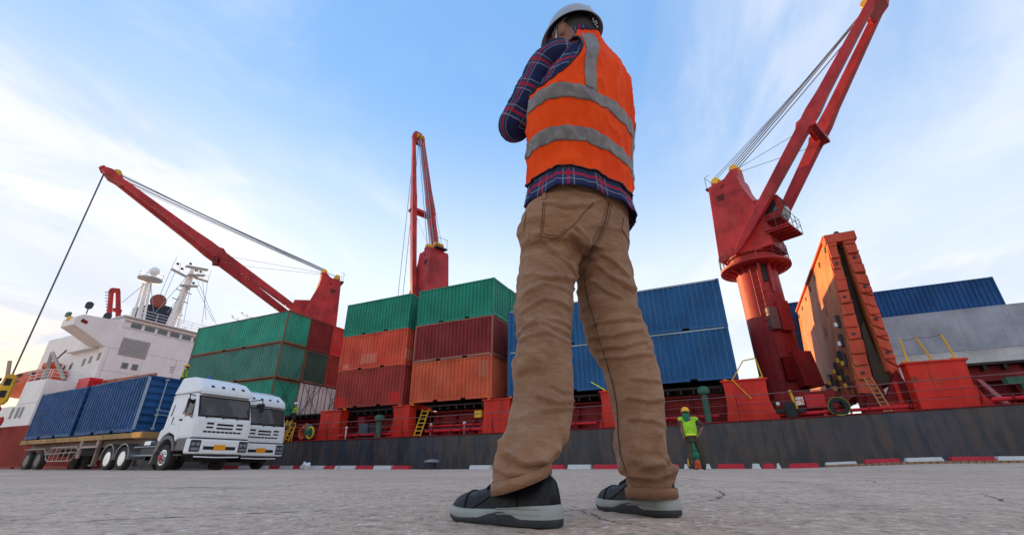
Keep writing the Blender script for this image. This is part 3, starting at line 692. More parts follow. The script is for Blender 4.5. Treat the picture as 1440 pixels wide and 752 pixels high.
st(-5.38,.68,T[0]+.06,6.058,2.591,'blue','lower blue container right of the big man\'s legs, next to the big red crane', toprail=MT['framewhite'])
st(-5.36,.70,T[1]+.06,6.058,2.591,'blue','upper blue container right of the big man\'s legs, next to the big red crane', toprail=MT['framewhite'])
# 12 m stack with its ends turned towards the picture's middle
LZ = [3.74, 6.62, 9.46]; X1 = -32.1
cols = [('teal','tealdull','teal'), ('white','darkgreen','maroon'), ('white','rustred','red')]
nm2 = {(0,0):'teal long container at the bottom of the left stack behind the trucks',(0,1):'dull rust streaked grey green long container in the middle of the left stack',(0,2):'clean teal green long container on top of the left stack',
 (1,0):'white barred container at the foot of the left stack, beside the teal one',(1,1):'dark green container end in the middle tier of the left stack',(1,2):'maroon container end in the top tier between the teal and the red ends',
 (2,0):'white barred container at the foot of the left stack, nearest the red pedestal',(2,1):'rusty red container end right of the dark green one',(2,2):'red container end in the top tier farthest from the trucks'}
for k in range(3):
    for j in range(3):
        hh_ = [2.82, 2.80, 2.74][j]
        container(X1-6.096+(.0 if k == 0 else 0), Yf+k*2.5, LZ[j], 12.192, hh_, MT[cols[k][j]], nm2[(k,j)], 'containers of the long stack behind the trucks', doors=(cols[k][j] == 'white'), frame=MT['frametan'] if (k, j) in ((0,0),(0,1),(0,2),(1,1)) else None, rod=MT['darksteel'])
# inner row that shows above and beside, and the far boxes at the right
st(-18.62,-12.56,T[2],6.058,2.591,'green','green container in the second row behind the topmost near green one', y=Yf+2.5)
for j, mm in ((0,'maroon'),(1,'rustred')): st(-18.66,-12.62,T[j],6.058,2.591,mm, ('maroon bottom' if j == 0 else 'rusty red middle')+' container hidden in the second row behind the front stack', y=Yf+2.5)
for r_ in range(1, 5):                                        # unseen cargo rows added to keep the sun off the hatch cover
    for j in (0, 1): container(-5.5, Yf+r_*2.5, T[j], 12.192, 2.591, MT['blue'], ('lower','upper')[j]+' blue container in hidden inner row '+('one','two','three','four')[r_-1]+' behind the near blue ones', 'unseen containers added to shade the hatch cover')
    if r_ > 1:
        for j in (0, 1, 2): container(-15.65, Yf+r_*2.5, T[j], 6.058, 2.591, MT[('maroon','rustred','green')[j]], ('maroon','rusty red','green')[j]+' container in hidden inner row '+('one','two','three','four')[r_-1]+' behind the near stack', 'unseen containers added to shade the hatch cover')
G3 = 'far containers at the right behind the raised hatch cover'
container(14.6, 36+1.22, 3.86, 12.192, 2.591, MT['white'], 'dirty white long container in the bottom tier at the right edge', G3, smoothside=True, pockets=False)
container(14.6, 36+1.22, 6.44, 12.192, 2.591, MT['grey'], 'plain grey long container above the white one at the right edge', G3, smoothside=True, pockets=False)
container(11.5, 38.5+1.22, 9.02, 12.192, 2.591, MT['blue2'], 'deep blue long container on top behind the raised hatch cover', G3, frame=MT['blue2'])
container(11.5, 38.5+1.22, 6.43, 12.192, 2.591, MT['blue2'], 'deep blue long container under the top one, hidden behind the grey container', G3)
# lashing rods crossing over the ends of the left stack and in the gap of the near stacks
def rod(p, q, lab): 
    m = MB(); m.tube([p, q], .02, 5); solo('lashing_rod', m, MT['darksteel'], lab, 'lashing rod', p, 'steel lashing rods crossed over container ends')
xe = X1+.10
for k in range(3):
    y0, y1 = Yf-1.1+k*2.5, Yf+1.1+k*2.5
    wn_ = ('green', 'first white', 'second white')[k]
    rod((xe,y0,LZ[0]+.1), (xe,y1,LZ[1]+.1), f'lashing rod rising away from the quay over the {wn_} bottom container end')
    rod((xe+.03,y1,LZ[0]+.1), (xe+.03,y0,LZ[1]+.1), f'lashing rod rising towards the quay over the {wn_} bottom container end')
    rod((xe+.05,y0+.2,LZ[0]+.1), (xe+.05,y1-.1,LZ[1]+1.4), f'long lashing rod reaching the middle tier over the {wn_} container end')
for k, (a, b) in enumerate(((24.1,26.2),(26.2,24.2),(24.4,25.6),(25.5,24.3))):
    rod((-19.1+.07*k,a,3.85), (-19.0-.05*k,b,6.4), f"lashing rod {('leaning away','leaning towards the quay','short and steep','short, leaning back')[k]} in the narrow gap between two stacks")
# ------------------------------------------------------------------ deck cranes (local x = direction of the jib)
def crane(loc, tip, label, zrel=0, hook=None, rich=True, mat=None, pedmat=None, jibw=3.3, tipw=1.2, hinge=(-.3,13.15)):
    mat = mat or MT['cranered']; pedmat = pedmat or mat
    loc = Vector(loc); d = Vector(tip)-loc; yaw = math.atan2(d.y, d.x); h = math.hypot(d.x, d.y)
    c = thing('deck_crane', label, 'crane', loc, yaw, 'red deck cranes of the ship', local=True)
    TZ = tip[2]; z0 = loc.z
    m = MB(); m.lathe((0,0,0), [(1.7,-z0+1.9),(1.7,-z0+2.6),(1.25,-z0+3.4),(1.25,12.2-z0)], 32); ped = part('pedestal', m, pedmat, c, 40)
    # ladder, doors, lockers on the pedestal
    if rich:
        lt = MT['crusty']
        A = math.radians(-100)-yaw; cs, sn = math.cos(A), math.sin(A); tx, ty = -sn, cs
        for s_ in (-.2, .2):
            m = MB(); m.tube([(1.42*cs+tx*s_,1.42*sn+ty*s_,2.6-z0),(1.42*cs+tx*s_,1.42*sn+ty*s_,12.1-z0)], .03, 6); part('ladder_rail', m, lt, ped)
        for z in np.arange(2.9, 12.0, .42):
            m = MB(); m.tube([(1.42*cs-tx*.2,1.42*sn-ty*.2,z-z0),(1.42*cs+tx*.2,1.42*sn+ty*.2,z-z0)], .022, 5); part('rung', m, lt, ped)
        A2 = math.radians(-64)-yaw; cs, sn = math.cos(A2), math.sin(A2); tx, ty = -sn, cs
        def loc_box(u0,u1,r0,r1,za,zb,name,mt,slope=0):
            m = MB(); vs = []
            for z, ex in ((za,slope),(zb,0)):
                for (u, r_) in ((u0,r0),(u1,r0),(u1,r1+ex),(u0,r1+ex)): vs.append((r_*cs+tx*u, r_*sn+ty*u, z-z0))
            m.add(vs, [(0,3,2,1),(4,5,6,7),(0,1,5,4),(1,2,6,5),(2,3,7,6),(3,0,4,7)]); return part(name, m, mt, ped, bevel=.02)
        loc_box(-.1,.62,.9,1.5,7.6,9.5,'duct',lt); loc_box(.0,1.1,.6,1.62,4.2,6.3,'machinery_hood',lt,.4); loc_box(-.7,-.15,1.0,1.45,7.7,9.1,'worn_locker',MT['darkpatch'])
        loc_box(-.55,.1,1.0,1.42,4.6,6.0,'locker',MT['deckred']); loc_box(-1.4,1.6,.5,1.9,2.6,3.9,'base_housing',MT['deckred'])
        for u in (-.62,.05):
            m = MB(); q = [(1.33*cs+tx*u,1.33*sn+ty*u,10.2-z0),(1.5*cs+tx*u,1.5*sn+ty*u,12.9-z0)]; m.bar(q[0], q[1], .13, .13); part('bracket', m, mat, ped)
        m = MB(); vs = [(1.29*cs+tx*u,1.29*sn+ty*u,z-z0) for u, z in ((-.45,10.9),(-.05,10.9),(-.05,12.5),(-.45,12.5))]; vs += [(v[0]-.1*cs,v[1]-.1*sn,v[2]) for v in vs]
        m.add(vs, [(0,1,2,3),(4,7,6,5),(0,4,5,1),(1,5,6,2),(2,6,7,3),(3,7,4,0)]); part('opening', m, MT['hatchdark'], ped)
    # ring platform with rails
    m = MB(); m.lathe((0,0,0), [(1.24,12.12-z0),(2.1,12.18-z0),(2.17,12.2-z0),(2.17,12.36-z0),(1.2,12.37-z0)], 36); ring_ = part('ring_platform', m, pedmat, c, 40)
    for k in range(18):
        t_ = 2*math.pi*k/18
        m = MB(); m.add([(1.25*math.cos(t_),1.25*math.sin(t_),11.75-z0),(2.0*math.cos(t_),2.0*math.sin(t_),12.2-z0),(1.25*math.cos(t_),1.25*math.sin(t_),12.2-z0)]+[(1.25*math.cos(t_)+.04*-math.sin(t_),1.25*math.sin(t_)+.04*math.cos(t_),11.75-z0),(2.0*math.cos(t_)+.04*-math.sin(t_),2.0*math.sin(t_)+.04*math.cos(t_),12.2-z0),(1.25*math.cos(t_)+.04*-math.sin(t_),1.25*math.sin(t_)+.04*math.cos(t_),12.2-z0)], [(0,1,2),(5,4,3),(0,3,4,1),(1,4,5,2),(2,5,3,0)])
        part('gusset', m, pedmat, ring_)
    for a0, a1 in ((150-math.degrees(yaw)%360, 235-math.degrees(yaw)%360), (-60-math.degrees(yaw), 30-math.degrees(yaw))):
        n_ = 7; P_ = [(2.1*math.cos(math.radians(a0+(a1-a0)*k/(n_-1))), 2.1*math.sin(math.radians(a0+(a1-a0)*k/(n_-1)))) for k in range(n_)]
        for hh in (.55, 1.05):
            m = MB(); m.tube([(p, q, 12.36-z0+hh) for p, q in P_], .02, 5); part('handrail', m, MT['darksteel'], ring_)
        for p, q in P_:
            m = MB(); m.tube([(p,q,12.36-z0),(p,q,13.41-z0)], .02, 5); part('rail_post', m, MT['darksteel'], ring_)
    m = MB(); m.lathe((0,0,0), [(1.45,12.36-z0),(1.45,12.55-z0),(1.6,12.6-z0),(1.6,12.8-z0),(1.45,12.84-z0),(1.45,12.98-z0),(1.62,13.0-z0),(1.62,13.1-z0)], 36); sr = part('slewing_ring', m, pedmat, c, 40)
    for k in range(36):
        t_ = 2*math.pi*k/36; m = MB(); m.cyl((1.55*math.cos(t_),1.55*math.sin(t_),12.36-z0),(1.55*math.cos(t_),1.55*math.sin(t_),12.62-z0),.035,n=6); part('bolt', m, pedmat, sr)
    # tower: side profile extruded, narrower at the top
    prof = [(-1.75,13.1),(1.85,13.1),(1.75,15.3),(.75,18.4),(.62,19.4),(-1.42,19.3),(-1.5,18.9)]
    m = MB(); vs = []; n = len(prof)
    for sy in (-1, 1):
        for p, q in prof: vs.append((p, sy*(1.25-.035*(q-13.1)), q-z0))
    fs = [tuple(range(n)), tuple(range(n, 2*n))[::-1]]+[(j, j+n, (j+1) % n+n, (j+1) % n) for j in range(n)]
    m.add(vs, fs); tw = part('tower', m, mat, c, bevel=.05)
    m = MB(); m.prism([(-1.4,19.3-z0),(.62,19.3-z0),(.62,20.15-z0),(.15,20.2-z0),(-.35,19.75-z0),(-.9,19.6-z0),(-1.4,19.85-z0)], -.55, .55); part('tower_head', m, mat, tw, bevel=.03)
    for px_, pz_ in ((-1.1,19.95),(.36,20.3)):
        for yy in (-.4,-.13,.13,.4):
            m = MB(); m.lathe((px_,yy,pz_-z0), [(.0,-.05),(.3,-.05),(.26,0),(.3,.05),(0,.05)], 18, 'y'); part('sheave', m, MT['yellow'], tw, 40)
    # windows, vents and doors of the tower side
    for (x_, z_, w_, h_) in ((-.75,18.0,.5,.45),(-.45,18.85,.22,.2)):
        for sy in (-1, 1):
            y_ = sy*(1.25-.035*(z_-13.1)); m = MB(); m.box(x_-w_/2,x_+w_/2,y_-.04,y_+.04,z_-z0-h_/2,z_-z0+h_/2); v_ = part('vent_grille', m, MT['hatchdark'], tw)
            for q in np.linspace(-h_/2+.04, h_/2-.04, 4):
                m = MB(); m.box(x_-w_/2+.02,x_+w_/2-.02,y_-.06,y_+.06,z_-z0+q-.012,z_-z0+q+.012); part('louvre', m, mat, v_)
    # operator's cab in front of the tower
    m = MB(); m.prism([(1.6,14.9-z0),(2.6,14.9-z0),(2.95,15.5-z0),(2.8,16.5-z0),(1.0,16.8-z0),(1.1,15.2-z0)], -1.05, .35); cab = part('operator_cab', m, mat, c, bevel=.04)
    m = MB(); m.add([(2.68,-.9,15.0-z0),(2.68,.2,15.0-z0),(2.97,.2,15.52-z0),(2.97,-.9,15.52-z0),(2.84,-.9,16.35-z0),(2.84,.2,16.35-z0)],[(0,1,2,3),(3,2,5,4)]); part('window', m, MT['glass'], cab)
    m = MB(); m.box(1.75,2.6,-1.08,-1.06,15.4-z0,16.2-z0); part('window', m, MT['glass'], cab)
    # front platform with rails under the cab
    m = MB(); m.box(1.6,3.1,-1.5,.9,14.0-z0,14.08-z0); pf = part('front_platform', m, mat, c)
    for k in range(5):
        m = MB(); m.box(1.65,3.05,-1.4+.5*k,-1.34+.5*k,13.88-z0,14.0-z0); part('joist', m, mat, pf)
    for hh in (.55, 1.05):
        m = MB(); m.tube([(1.7,-1.5,14.08-z0+hh),(3.1,-1.5,14.08-z0+hh),(3.1,.9,14.08-z0+hh),(1.7,.9,14.08-z0+hh)], .02, 5); part('handrail', m, MT['darksteel'], pf)
    for p, q in ((1.7,-1.5),(2.4,-1.5),(3.1,-1.5),(3.1,-.7),(3.1,.1),(3.1,.9),(2.3,.9)):
        m = MB(); m.tube([(p,q,14.08-z0),(p,q,15.13-z0)], .02, 5); part('rail_post', m, MT['darksteel'], pf)
    m = MB(); m.tube([(-1.4,-.6,20.6-z0),(-1.75,-.6,20.5-z0),(-1.75,.6,20.5-z0),(-1.4,.6,20.6-z0)], .02, 5); m.tube([(-1.75,-.6,19.5-z0),(-1.75,-.6,20.5-z0)], .02, 5); m.tube([(-1.75,.6,19.5-z0),(-1.75,.6,20.5-z0)], .02, 5); m.box(-1.85,-1.4,-.65,.65,19.4-z0,19.5-z0); part('top_gallery', m, MT['darksteel'], tw)
    # jib: two tapered legs hinged on the tower, joined by a cross beam and a head
    hx, hz = hinge; A_ = {}
    for sy in (-1, 1):
        a = Vector((hx, sy*jibw/2, hz-z0)); b = Vector((h, sy*tipw/2, TZ-z0)); L_ = (b-a).length; d_ = (b-a).normalized()
        fr = [0,.03,.12,.46,.55,.62,.9,1.0]; ws = [.22,.3,.42,.5,.52,.46,.36,.34]; hs = [.25,.42,.62,.74,.86,.68,.52,.46]
        m = MB(); m.taper([a.lerp(b, f) for f in fr], ws, hs); lg = part('jib_leg', m, mat, c, bevel=.03); A_[sy] = (a, b)
        m = MB(); m.cyl(a+Vector((0,-sy*.35,0)), a+Vector((0,sy*.3,0)), .16, n=14); part('hinge_pin', m, mat, lg, 40)
        m = MB(); g0 = a.lerp(b, .5); m.taper([g0-d_*.9, g0, g0+d_*.9], [.2,.3,.2], [.5,1.15,.5]); part('gusset', m, mat, lg)
    p = A_[-1][0].lerp(A_[-1][1], .5); q = A_[1][0].lerp(A_[1][1], .5)
    up_ = (A_[1][1]-A_[1][0]).normalized().cross(Vector((0,1,0))).normalized()
    off = up_*.45 if up_.z < 0 else -up_*.45
    m = MB(); m.bar(p+off+(p-q)*.12, q+off+(q-p)*.12, .42, .3); cb = part('cross_beam', m, mat, c, bevel=.02)
    m = MB(); m.bar(p, q, .3, .3); part('cross_strut', m, mat, cb)
    hd = Vector((h,0,TZ-z0)); dj = (hd-Vector((hx,0,hz-z0))).normalized()
    m = MB(); m.taper([hd-dj*1.6, hd-dj*.3, hd+dj*.5], [tipw+.2, tipw+.35, tipw*.7], [.35,.75,.4]); hdp = part('jib_head', m, mat, c, bevel=.04)
    m = MB(); m.taper([hd+dj*.45, hd+dj*.75], [tipw*.9,.4], [.55,.3]); part('head_cap', m, MT['orangeboat'], hdp, bevel=.03)
    upj = Vector((-dj.z,0,dj.x)); 
    for yy in (-.35,0,.35):
        m = MB(); m.lathe(tuple(hd-dj*.6+upj*.45+Vector((0,yy,0))), [(0,-.05),(.36,-.05),(.31,0),(.36,.05),(0,.05)], 16, 'y'); part('sheave', m, MT['yellow'], hdp, 40)
    # luffing and hoisting wires
    for (tx_, tz_, yy, ye, r_) in ((-1.1,20.25,-.4,-.35,.022),(-1.1,20.25,-.13,-.1,.022),(.36,20.6,-.4,-.3,.042),(.36,20.6,-.13,0,.042),(.36,20.6,.13,.12,.042),(.36,20.6,.4,.35,.042),(.36,20.5,0,.25,.022)):
        a = Vector((tx_,yy,tz_-z0)); b = hd-dj*(.5+2.6*(abs(yy)+(.25 if tx_ < 0 else 0)))+upj*.55+Vector((0,ye,0)); pts = []
        for k in range(9):
            f = k/8; p_ = a.lerp(b, f); p_.z -= .25*4*f*(1-f)*(.3 if r_ > .025 else .5); pts.append(p_)
        m = MB(); m.tube(pts, r_, 5); part('wire_rope', m, MT['wiregrey'] if r_ > .025 else MT['wire'], c)
    for yy in (-.2, .2):
        m = MB(); m.tube([(.3,yy,20.2-z0), tuple(A_[-1 if yy < 0 else 1][0].lerp(A_[-1 if yy < 0 else 1][1], .47)+upj*.2)], .018, 5); part('wire_rope', m, MT['wire'], c)
    if hook is not None:
        for yy in (-.28, .28) if hook[1] else (-.07,.07):
            x_ = h+.2; m = MB(); m.tube([(x_,yy,TZ-z0-.2),(x_,yy*(1 if hook[1] else .8),hook[0]-z0)], .03 if hook[1] else .045, 6); part('wire_rope', m, MT['wire'], c)
        if not hook[1]:
            x_ = h+.2; zt = hook[0]-z0
            m = MB(); m.prism([(x_-.32,zt-.2),(x_-.18,zt+.05),(x_+.18,zt+.05),(x_+.32,zt-.2),(x_+.36,zt-1.9),(x_+.2,zt-2.2),(x_-.2,zt-2.2),(x_-.36,zt-1.9)], -.22, .22); hb = part('hook_block', m, MT['yellow'], c, bevel=.04)
            for zz in (-.55,-1.45):
                m = MB(); m.box(x_-.2,x_+.2,-.24,.24,zt+zz-.28,zt+zz+.28); part('block_window', m, MT['black'], hb, bevel=.05)
            m = MB(); pts = [(x_+.0,0,zt-2.2),(x_,0,zt-2.75)]; m.tube(pts, .12, 10); m.ball((x_,0,zt-2.55), .26, 12, 8); part('swivel', m, MT['cranered'], hb, 40)
            m = MB(); pts = [(x_+.5*math.cos(t_)*1.0, 0, zt-3.35+.58*math.sin(t_)) for t_ in np.linspace(1.9, -3.6, 20)]
            m.tube(pts, [.12+.09*math.sin(math.pi*k/19) for k in range(20)], 10); part('hook', m, MT['cranered'], hb, True)
    return c
MT['darkpatch'] = simple('peeling_dark_locker', (.16,.09,.09), .7, sc=9, bump=.02)
MT['cranefar'] = MT['cranered']
def at(px, py, D):            # a point seen at a photo pixel, D metres across towards the ship
    v = FWD*620 + RT*(px-720) - UP*(py-376); t_ = D/v.y; return Vector((v.x*t_, D, CAMH+v.z*t_))
crane((3.3,32,2.0), at(1239,-6,27.2), 'nearest red deck crane at the right with its jib rising out of the picture', mat=MT['cranered'], pedmat=MT['crusty'])
crane((-24.1,32.4,2.0), at(588,192,34.5), 'middle red deck crane with its jib standing almost upright behind the green containers', hook=(6.0, True), rich=False)
crane((-38.9,32.9,2.0), at(151,243,15), 'farthest red deck crane, its lowered jib holding a yellow hook block at the left', hook=(at(20,545,15).z+1.0, False), rich=False, hinge=(-.1,13.5))
# ------------------------------------------------------------------ folded hatch cover standing on edge
hc = thing('hatch_cover', 'rusty orange folded hatch cover standing upright between the crane and the far blue container', 'hatch cover', (6, 25, 2.0))
def slab(bl, br, tl, tr, y0, y1, mt_side, mt_edge, nm):      # leaning slab: bottom left/right x, z and top left/right
    m = MB(); q = [bl, br, tr, tl]; m.prism(q, y0, y1); s_ = part(nm, m, mt_side, hc, bevel=.02); return s_
y0, y1 = 25.0, 38.3
BL, BR, TL, TR = (5.35,3.0), (6.02,3.0), (6.02,10.75), (6.42,10.78)
s1 = slab((BL[0]+.0,BL[1]), (BR[0],BR[1]), TL, TR, y0, y1, MT['hatch'], None, 'hatch_panel')
BL2, BR2, TL2, TR2 = (6.62,3.9), (7.08,3.5), (6.66,10.72), (7.18,10.7)
s2 = slab(BL2, BR2, TL2, TR2, y0, y1, MT['hatch'], None, 'hatch_panel')
def lerp2(a, b, f): return (a[0]+(b[0]-a[0])*f, a[1]+(b[1]-a[1])*f)
random.seed(3)
for s_, (b0, b1, t0, t1) in ((s1,(BL,BR,TL,TR)),(s2,(BL2,BR2,TL2,TR2))):
    n = 13
    for k in range(n):                                       # near edge built of short riveted plates with dark gaps
        f0 = (k+random.uniform(0,.08))/n; f1 = (k+random.uniform(.84,1.0))/n; j_ = random.uniform(-.04,.07); ia, ib = random.uniform(0,.07), random.uniform(0,.08)
        a, b = lerp2(b0,t0,f0), lerp2(b1,t1,f0); c_, d_ = lerp2(b1,t1,f1), lerp2(b0,t0,f1)
        m = MB(); m.prism([(a[0]+.01+ia,a[1]),(b[0]-ib,b[1]+random.uniform(-.06,.06)),(c_[0]-ib*.4,c_[1]),(d_[0]+.02,d_[1]+random.uniform(-.06,.06))], y0-.1-j_, y0-.01); p_ = part('edge_plate', m, MT['hatchrib'], s_, bevel=.015)
        if k % 2:
            m = MB(); m.box(a[0]+.05,b[0]-.03,y0-.2,y0-.09,a[1]-.04,a[1]+.03); part('edge_bracket', m, MT['hatchrib'], s_)
        if k % 3 == 1:
            m = MB(); m.cyl(((a[0]+b[0])/2,y0-.2,a[1]+.25),((a[0]+b[0])/2,y0-.08,a[1]+.25),.07,n=8); part('cleat', m, MT['darksteel'], s_)
m = MB(); m.box(5.93,7.26,y0-.16,y0+.5,10.35,10.82); part('top_hinge_beam', m, MT['hatchrib'], hc, bevel=.03)
m = MB(); m.cyl((6.52,y0-.1,10.82),(6.52,y0+.25,10.82),.13,n=14); part('hinge_knuckle', m, MT['darksteel'], hc, 40)
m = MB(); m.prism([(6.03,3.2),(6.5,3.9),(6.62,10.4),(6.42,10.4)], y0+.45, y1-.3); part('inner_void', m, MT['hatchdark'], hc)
m = MB(); m.prism([(6.15,3.3),(7.0,3.5),(6.55,4.9),(6.5,6.3),(6.3,6.0)], y0+.3, y0+.42); part('inner_stiffener', m, paint('olive_grime', (.07,.055,.035), rust=.3), hc)
for k, yy in enumerate(np.linspace(y0+.45, y1-.6, 7)):        # lifting eyes along the top of the broad face
    x_ = 5.98; m = MB(); m.box(x_-.06, x_+.02, yy-.13, yy+.13, 10.1, 10.36); part('lug_plate', m, MT['darksteel'], s1, bevel=.02)
m = MB(); m.box(5.9,6.06,y0,y1,10.72,10.84); part('rim_bar', m, MT['hatchrib'], s1)
for yy, zz in ((25.7,5.6),(25.9,4.7),(26.8,5.0),(27.1,4.2),(28.2,4.7),(28.6,3.9),(30,4.4),(25.6,6.5),(31.5,4.1),(26.2,3.7)):   # hinge arms low on the broad face, in worn yellow
    x_ = 5.35+(zz-3)/7.75*.67; m = MB(); m.box(x_-.16,x_,yy-.09,yy+.09,zz-.3,zz+.3); a_ = part('hinge_arm', m, MT['darksteel'], s1, bevel=.02)
    m = MB(); m.bar((x_-.2,yy,zz-.26),(x_-.2,yy,zz-.06),.16,.14); part('arm_tip', m, MT['yellow'] if zz < 5.2 else MT['helmwhite'], a_)
m = MB(); m.prism([(5.35,dz(6)),(6.1,dz(6)),(6.35,3.0),(6.2,3.6),(5.3,3.6)], y0+.1, y0+.5); part('hinge_foot', m, MT['deckred'], hc, bevel=.02)
m = MB(); m.prism([(6.9,3.9),(7.05,3.4),(7.5,3.2),(7.3,2.2),(6.4,dz(6)),(5.3,dz(6)),(5.6,2.9),(6.2,2.7),(6.5,3.2)], y0-.3, y0+.1); part('hinge_foot', m, MT['deckred'], hc, bevel=.02)
m = MB(); m.box(5.95,6.9,y0-.35,y0-.28,dz(6),2.5); m.box(6.6,6.75,y0-.4,y0-.2,2.4,3.4); part('hinge_lever', m, MT['shipred'], hc)
for k in range(11):                                          # chain-like yellow piping far side of the face
    m = MB(); m.bar((4.62+.02*k,37.4,3.8+.42*k),(4.62+.02*k,37.4,4.05+.42*k),.16,.1); part('chain_link', m, MT['yellow'], hc)
for k in range(5):
    m = MB(); m.bar((3.85+.05*k,24.7,dz(4)+.1+.22*k),(3.85+.05*k,24.7,dz(4)+.26+.22*k),.14,.1); part('chain_link', m, MT['orangeboat'], ship)
# ------------------------------------------------------------------ superstructure
hs_ = thing('ship_superstructure', 'white ship bridge and accommodation block with an overhanging bridge wing', 'superstructure', (-70, 32, 1.7))
XF = -64.5
HWm = MT['housewhite']
MT['underwing'] = paint('warm_grey_ship_paint', (.42,.39,.36), rust=.1, streak=.2)  # plain grey paint for window frames, seams, yards and davits
def hbox(nm, x0, x1, y0, y1, z0, z1, mt=HWm, par=hs_, bev=.06): m = MB(); m.box(x0,x1,y0,y1,z0,z1); return part(nm, m, mt, par, bevel=bev)
main = hbox('main_block', -80, XF, 25.6, 40, 1.7, 15.6)
low = hbox('lower_block', -72, -67.2, 22.65, 41.5, 1.7, 9.1); aft = hbox('aft_block', -92, -72, 22.68, 41.4, 1.7, 6.5)
wheel = hbox('wheelhouse', -74, XF-.25, 26.5, 40, 15.6, 16.95)
eave = hbox('roof_eave', -74.2, XF+.25, 26.2, 40.2, 16.95, 17.1)
# bridge wing: a haunched beam running out to the ship's side
m = MB(); m.prism([(22.0,14.75),(23.2,14.2),(25.3,13.1),(26.3,13.0),(26.6,16.3),(26.4,16.28),(22.6,16.1),(22.0,15.6)], -67.4, XF-.01, 'yz'); wing = part('bridge_wing', m, HWm, hs_, bevel=.05)
m = MB(); m.prism([(22.5,15.2),(23.1,15.05),(23.2,15.4),(22.6,15.6)], XF-.2, XF+.012, 'yz'); part('fairing_slot', m, MT['deckred'], wing)
m = MB(); m.box(-67.35,XF-.05,22.05,25.2,14.2,14.22)
# seams between plates
for zz in (15.75, 13.0, 10.4, 7.8):
    hbox('plate_seam', XF-.02, XF+.015, 26.8 if zz > 13 else 25.7, 39.8, zz, zz+.03, MT['underwing'], main, 0)
for yy in (26.0, 29.7, 33.5): hbox('plate_seam', XF-.02, XF+.012, yy, yy+.03, 2, 13, MT['underwing'], main, 0)
# wheelhouse windows
for k in range(8):
    a = 27.3+1.5*k; f_ = hbox('window', XF-.27, XF+.005-.22, a, a+1.28, 15.75, 16.5, MT['housewhite'], wheel, .03)
    hbox('pane', XF-.4, XF-.2, a+.06, a+1.22, 15.82, 16.43, MT['glass'], f_, 0)
m = MB(); m.box(XF-.24, XF+.06, 26.6, 40, 16.55, 16.66); m.box(XF-.24, XF+.06, 26.6, 40, 15.6, 15.7); part('window_ledge', m, HWm, wheel)
wf = hbox('window', XF-.05, XF+.05, 26.95, 29.95, 12.35, 14.5, MT['underwing'], main, .2); hbox('pane', XF, XF+.06, 27.1, 29.8, 12.5, 14.35, simple('grey_blind', (.30,.29,.28), .5), wf, .12)
for yy in (27.7, 28.75): w_ = hbox('window', XF-.05, XF+.04, yy, yy+.72, 10.9, 11.65, MT['underwing'], main, .05); hbox('pane', XF, XF+.06, yy+.08, yy+.64, 10.98, 11.57, MT['glass'], w_, 0)
for k in range(3): hbox('ladder_rung', XF, XF+.08, 33.0+.05*k, 33.5-.04*k, 12.0-.3*k, 12.04-.3*k, MT['darksteel'], main, 0)
for xx, zz in ((-68.3,11.6),(-66.9,11.8),(-65.2,12.0),(-72.5,11.2),(-71,11.4)):
    w_ = hbox('window', xx-.28, xx+.28, 25.55, 25.65, zz-.5, zz+.4, MT['underwing'], main, .05); hbox('pane', xx-.18, xx+.18, 25.52, 25.6, zz-.4, zz+.3, MT['glass'], w_, 0)
for xx in (-72.2,-70.9,-69.9):
    w_ = hbox('window', xx-.3, xx+.3, 22.6, 22.7, 5.1, 6.3, MT['underwing'], low, .05); hbox('pane', xx-.2, xx+.2, 22.57, 22.66, 5.25, 6.15, MT['glass'], w_, 0)
hbox('plate_seam', -72, -67.25, 22.63, 22.66, 6.6, 6.63, MT['underwing'], low, 0)
def rails(par, pts, h=1.0, n=3, r=.03, mt=None, nm='handrail'):
    mt = mt or MT['helmwhite']
    for k in range(n):
        m = MB(); m.tube([(p[0],p[1],p[2]+h*(k+1)/n) for p in pts], r, 5); part(nm, m, mt, par)
    for a, b in zip(pts[:-1], pts[1:]):
        a = Vector(a); b = Vector(b); q = max(1, int((b-a).length/1.4))
        for j in range(q+1):
            p = a.lerp(b, j/q); m = MB(); m.tube([p, p+Vector((0,0,h))], r, 5); part('rail_post', m, mt, par)
rails(low, [(-67.4,22.75,9.1),(-72,22.75,9.1)], 1.1); rails(low, [(-67.3,22.9,9.1),(-67.3,25.4,9.1)], 1.1)
rails(wheel, [(XF,26.8,17.1),(XF,39.8,17.1)], 1.1); rails(main, [(-66.5,25.3,13.0),(-70,25.3,13.0)], 1.0)
m = MB(); m.box(-72,-66,24.9,25.6,12.9,13.0); part('side_walkway', m, HWm, main)
# searchlights, wing lamp
for yy, zz, r_ in ((22.9,17.2,.36),(24.9,16.45,.38)):
    m = MB(); m.cyl((XF-.6,yy,zz),(XF-.1,yy-.15,zz+.15),r_,n=16); m.cyl((XF-.5,yy,zz-.9),(XF-.5,yy,zz),.06,n=8); part('searchlight', m, MT['darksteel'], wing, 40)
m = MB(); m.box(-66.9,-66.2,21.8,22.1,15.9,16.4); part('side_light', m, MT['pipegreen'], wing); m = MB(); m.box(-66.5,-65.9,21.9,22.2,15.4,15.9); part('side_light', m, MT['yellow'], wing)
# brown deck gear in front of the house
bd = MB(); bd.box(-63,-52,25.5,33,8.0,8.35); bd.box(-63,-52,25.4,25.6,8.35,8.9); bd.box(-63,-52,26.5,26.7,6.9,8.0); part('crane_rest_beam', bd, MT['hatch'], ship)
bd = MB(); bd.box(-64.4,-62,24.3,25.5,7.9,9.1); part('orange_locker', bd, MT['fire'], ship)
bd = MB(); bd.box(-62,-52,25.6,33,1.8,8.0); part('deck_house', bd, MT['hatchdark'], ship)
# masts

kp = thing('kingpost', 'dark red A-shaped kingpost behind the white bridge', 'kingpost', (-73, 30, 17.9))


